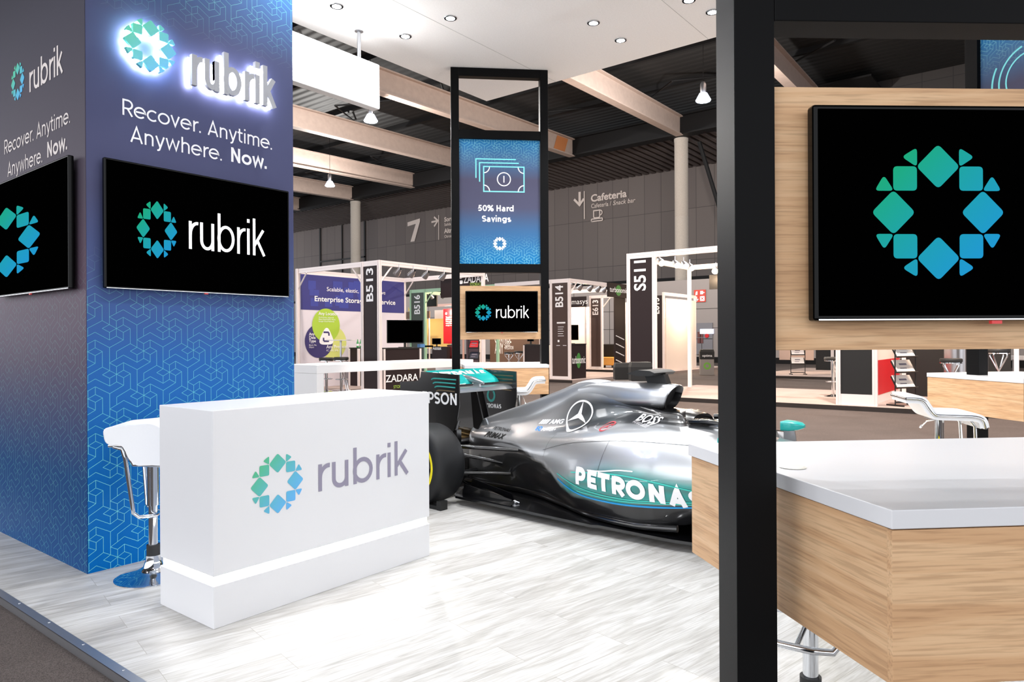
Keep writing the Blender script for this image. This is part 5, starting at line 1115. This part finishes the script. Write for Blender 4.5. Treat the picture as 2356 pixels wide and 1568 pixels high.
t = flatpanel('graphic_wall', 'white lit wall behind the brochure rack in the E613 stand', 'graphic wall', (29.4, 29.45, 13.35, 16.9, .05, 3.1), LITWHITE, 'white graphic walls')
t = flatpanel('graphic_wall', 'white lit wall at the right corner of the E613 stand', 'graphic wall', (27.4, 30.4, 13.24, 13.28, .05, 3.1), LITWHITE, 'white graphic walls')
p = on_u(1379, 845, 27.8); rack('brochure rack with blue leaflet inside the E613 stand', (27.6, p.y, .05), R(-80), 1.5, 4, ('#e9e6e4', '#5a52a6', '#e6e2e0', '#e3dfe2'), .38)
p = on_u(1400, 800, 28.6); t = thing('low_armchair', 'ochre and black armchair beside the E613 brochure rack', 'armchair', (28.6, p.y, .05)); b = MB(); b.box(-.3, .3, -.42, .42, .12, .5); b.build('seat', mat('ochre_fabric', '#c08a3c', .8), t, bevel=.04); b = MB(); b.box(.18, .34, -.42, .42, .5, 1.1); b.build('backrest', MATTBLACK, t, bevel=.04)
for y in (-.35, .35): b = MB(); b.box(-.25, .25, y-.05, y+.05, 0, .12); b.build('foot', MATTBLACK, t)

# ---- stand S511
S0, S1, S2, S3 = (14.85, 8.12), (14.85, 7.46), (14.85, 2.9), (18.26, 8.12)
t = stand('pale aluminium stand frame with tall dark S511 panel', [S0, S1, S3, (15.1, 3.56), (15.1, 2.9), (18.26, 2.9)], [(S0, S1), (S1, (14.85, 3.0)), (S0, S3), (S3, (18.26, 2.9))])
fascia_u(t, 14.85, 8.077, 7.503, .05, 3.27, 'S511', (on_u(1477, 668, 14.8).z, on_u(1477, 598, 14.8).z), .31)
fascia_u(t, 15.1, 3.517, 2.943, .05, 3.27, None, bottom=.22, m=MATTBLACK)
for k, (x, y) in enumerate(((1518, 598), (1553, 603), (1573, 605), (1587, 610))):
    p = on_w(x, y, 7.98); spot('lit warm spot lamp on the S511 rail, %s from the panel' % ('first', 'second', 'third', 'fourth')[k], (p.x, 7.98, p.z), (-.45, -.6, -.55), True); warm((p.x-.15, 7.75, p.z-.3), 14, .05)
p = on_u(1647, 617, 18.15); spot('lit warm spot lamp right of the others, beside the black post', (18.15, p.y, p.z), (-.7, -.2, -.5), True); warm((17.9, p.y, p.z-.3), 14, .05)
p = on_u(1640, 640, 18.1); flatpanel('hanging_screen', 'black hung panel under the right end of the S511 rail', 'screen', (18.1, 18.16, p.y-.5, p.y+.1, 2.7, 3.08), MATTBLACK)
t = flatpanel('graphic_wall', 'red and white side wall beside the black panel under the wood screen board', 'graphic wall', (15.3, 18.2, 2.98, 3.04, .05, 3.2), LITWHITE); b = W(t); b.box(15.35, 18.15, 2.974, 2.981, .22, on_w(2030, 827, 2.98).z); b.build('red_print', RED, t); b = W(t); b.box(15.35, 18.15, 2.976, 2.981, .05, .2); b.build('base_strip', ALU, t)
p = on_z(2062, 932, .05); rack('tall brochure rack with three lit leaflets under the wood screen board', (15.55, 2.45, .05), R(-35), 1.55, 4, ('#efe6de', '#efe9e2', '#eadfd6', '#efe6de'), .5)
flatpanel('partition', 'black back wall right of the tall brochure rack', 'panel', (18.22, 18.3, .9, 2.86, .05, 3.2), MATTBLACK)
t = stand('bare aluminium posts behind the right oak counter', [(18.2, .8), (18.2, .45), (18.2, -1.0)], [((18.2, .8), (18.2, -1.0))])
p = at_d(2188, 824, 13.3); round_stool('black round stool just above the right edge counter', (p.x, p.y, .05), p.z-.05, cross=True)
p = at_d(2197, 830, 14.8); t = thing('pedestal', 'shiny steel cylinder pedestal behind the round stool', 'pedestal', (p.x, p.y, .05)); b = MB(); b.lathe([(.2, 0), (.2, 1.28)], 32); b.build('drum', STEEL, t, smooth=40); b = MB(); b.lathe([(.24, 1.28), (.25, 1.3), (.24, 1.33)], 32); b.build('top', MATTBLACK, t, smooth=40)
p = at_d(2250, 830, 14.0); t = counter('black counter block between two stools at the right', p.x-.15, p.x+.16, p.y-.17, p.y+.17, .05, 1.35, MATTBLACK)
p = at_d(2297, 802, 13.6); round_stool('black round stool on crossed chrome legs at the right', (p.x, p.y, .05), p.z-.05, R(20), cross=True)
p = at_d(2337, 818, 15.5); t = thing('side_table', 'small white topped table at the right edge', 'table', (p.x, p.y, .05)); b = MB(); b.box(-.2, .2, -.2, .2, p.z-.13, p.z-.05); b.build('top', WHITE, t); b = MB(); b.box(-.06, .06, -.06, .06, 0, p.z-.13); b.build('leg', GREYMETAL, t)
p = at_d(1917, 822, 16.0); q = on_z(1917, 912, .05); round_stool('round stool on thick column left of the black panel', (q.x, q.y, .05), .90, R(140))
t = flatpanel('partition', 'black wall closing the S511 stand at the right', 'panel', (18.22, 18.3, -6, -1.1, .05, 3.2), MATTBLACK)

# ---- furthest stand on the right
t = stand('far aluminium stand frame behind the wood screen board', [(25.9, 8.55), (25.9, 8.9), (25.9, 6.3), (25.9, 5.6)], [((25.9, 8.55), (25.9, 6.3))])
flatpanel('partition', 'small dark partition left of the far brochure rack', 'panel', (25.9, 25.95, 8.6, 9.15, .15, 3.2), DKBROWN, 'small dark partitions')
p, q = on_u(1877, 830, 27.5), on_u(1909, 830, 27.5); flatpanel('partition', 'small dark partition right of the far brochure rack', 'panel', (27.5, 27.55, q.y-.3, p.y, .2, 3.2), MATTBLACK, 'small dark partitions')
p, q = on_u(1816, 820, 29.5), on_u(1872, 820, 29.5); flatpanel('graphic_wall', 'beige wall behind the far brochure rack', 'graphic wall', (29.5, 29.55, q.y, p.y+.4, .5, 3.2), mat('beige_wall', '#b5a29a', .6))
p = on_z(1836, 861, .05); rack('far brochure rack with two white leaflets seen under the wood board', (p.x, p.y, .05), R(-60), 1.35, 3, ('#efe9e6', '#ece6e6', '#e9e6e4'), .5)

# ---- hall fittings
p, q = on_u(1597, 667, 39.98), on_u(1624, 694, 39.98)
t = flatpanel('fire_sign', 'red fire sign with white pictograms on the far pale wall', 'sign', (39.95, 39.98, q.y, p.y, q.z, p.z), mat('fire_sign_red', '#d8402c', .5))
b = W(t); b.M = b.M @ face_u(39.94, p.y, q.z); a = p.y-q.y
ribbon(b, [(a*.24, a*.46), (a*.24, a*.12)], a*.04, None); ribbon(b, [(a*.1, a*.26), (a*.24, a*.1), (a*.38, a*.26)], a*.04, None)
b.prism(rounded([(a*.12, a*.58), (a*.32, a*.58), (a*.32, a*.9), (a*.18, a*.86)], a*.05), 0, .01); b.box(a*.55, a*.8, a*.62, a*.9, 0, .01); b.box(a*.8, a*.92, a*.72, a*.8, 0, .01); ribbon(b, rounded([(a*.56, a*.12), (a*.88, a*.12), (a*.88, a*.44), (a*.56, a*.44)], .02)+[(a*.56, a*.14)], a*.04, None); ribbon(b, arc(a*.72, a*.28, a*.09, a*.09, 0, 360), a*.03, None); b.build('pictogram', SNOW, t)
p, q = on_u(1591, 743, 39.97), on_u(1640, 815, 39.97)
t = thing('hose_cabinet', 'grey fire hose cabinet in the far wall under the red sign', 'cabinet', (39.95, (p.y+q.y)/2, q.z)); GM = mat('grey_cabinet', '#7d7c82', .5)
b = W(t); b.box(39.93, 39.99, q.y, p.y, q.z, p.z); b.build('body', GM, t); mid = on_u(1610, 779, 39.9).z
b = W(t); b.box(39.92, 39.93, q.y, p.y, mid-.015, mid+.015); b.box(39.92, 39.93, (p.y+q.y)/2-.012, (p.y+q.y)/2+.012, q.z, mid); b.build('door_gap', MATTBLACK, t)
for x in (1608, 1614):
    for y in (769, 783): r_ = on_u(x, y, 39.9); b = W(t); b.box(39.91, 39.93, r_.y-.1, r_.y+.1, r_.z-.16, r_.z+.16); b.build('red_slot', mat('dark_red_glass', '#5e2422', .3), t)
r_ = on_u(1626, 762, 39.9); b = W(t); b.box(39.90, 39.93, r_.y-.42, r_.y+.42, r_.z-.14, r_.z+.14); b.build('light_strip', mat('emergency_light', '#dfe6ff', emit=1.2, bump=(5, 0, 0)), t)
r_ = on_u(1626, 772, 39.9); b = W(t); b.lathe([(.13, 0), (.12, .05)], 18, Matrix.Translation((39.93, r_.y, r_.z)) @ Matrix.Rotation(R(-90), 4, 'Y')); b.build('alarm_bell', RED, t)
def bin_(label, p, rz, w_, h, logo, word=None):
    t = thing('recycling_bin', label, 'bin', p, rz, 'hall recycling bins')
    b = MB(); b.box(-w_/2, w_/2, -w_*.4, w_*.4, 0, h*.62); b.build('body', mat('grey_bin_body', '#8b8580', .6), t, bevel=.01)
    b = MB(); b.loft([[(-w_*k, -w_*.8*k, z), (w_*k, -w_*.8*k, z), (w_*k, w_*.8*k, z), (-w_*k, w_*.8*k, z)] for k, z in ((.52, h*.62), (.53, h*.9), (.47, h))]); b.build('lid', MATTBLACK, t, bevel=.008)
    b = MB(); ribbon(b, arc(0, h*.36, w_*.2, w_*.2, 0, 360, 20), w_*.07, frame((0, -w_*.4-.003, 0), (1, 0, 0), (0, 0, 1))); b.build('recycling_mark', mat('recycle_green', '#6fa83e', .5), t)
    if word: b = MB(); ftext(b, word, frame((-w_*.36, -w_*.8*.53-.004, h*.72), (1, 0, 0), (0, 0, 1)), h*.13, .004, w_*.72); b.build('lettering', SNOW, t)
p = on_z(1626, 862, -.04); bin_('grey recycling bin with white lettering on its black lid by the far cabinet', p, R(-62), .52, 1.0, 1, 'optima')
p = at_d(1432, 834, 14.9); bin_('left of two black topped bins behind the car', (p.x, p.y, -.04), R(-52), .34, p.z+.04, 1); p = at_d(1473, 832, 14.0); bin_('right of two black topped bins behind the car', (p.x, p.y, -.04), R(-52), .40, p.z+.04, 1)
# warm light of the stands
for p, e in (((13.6, 15.2, 3.1), 10), ((21.5, 18.6, 3.0), 200), ((22.3, 14.3, 3.0), 260), ((28.6, 15.2, 2.9), 260), ((28.3, 26.6, 2.9), 260), ((27.6, 18.0, 2.8), 240), ((28.8, 12.4, 2.8), 200), ((16.3, 5.8, 3.1), 95), ((16.8, 3.6, 3.0), 90), ((16.5, 1.2, 3.0), 160), ((28, 7.2, 3.0), 260), ((28., 23.5, 2.6), 200)): warm(p, e, .2)
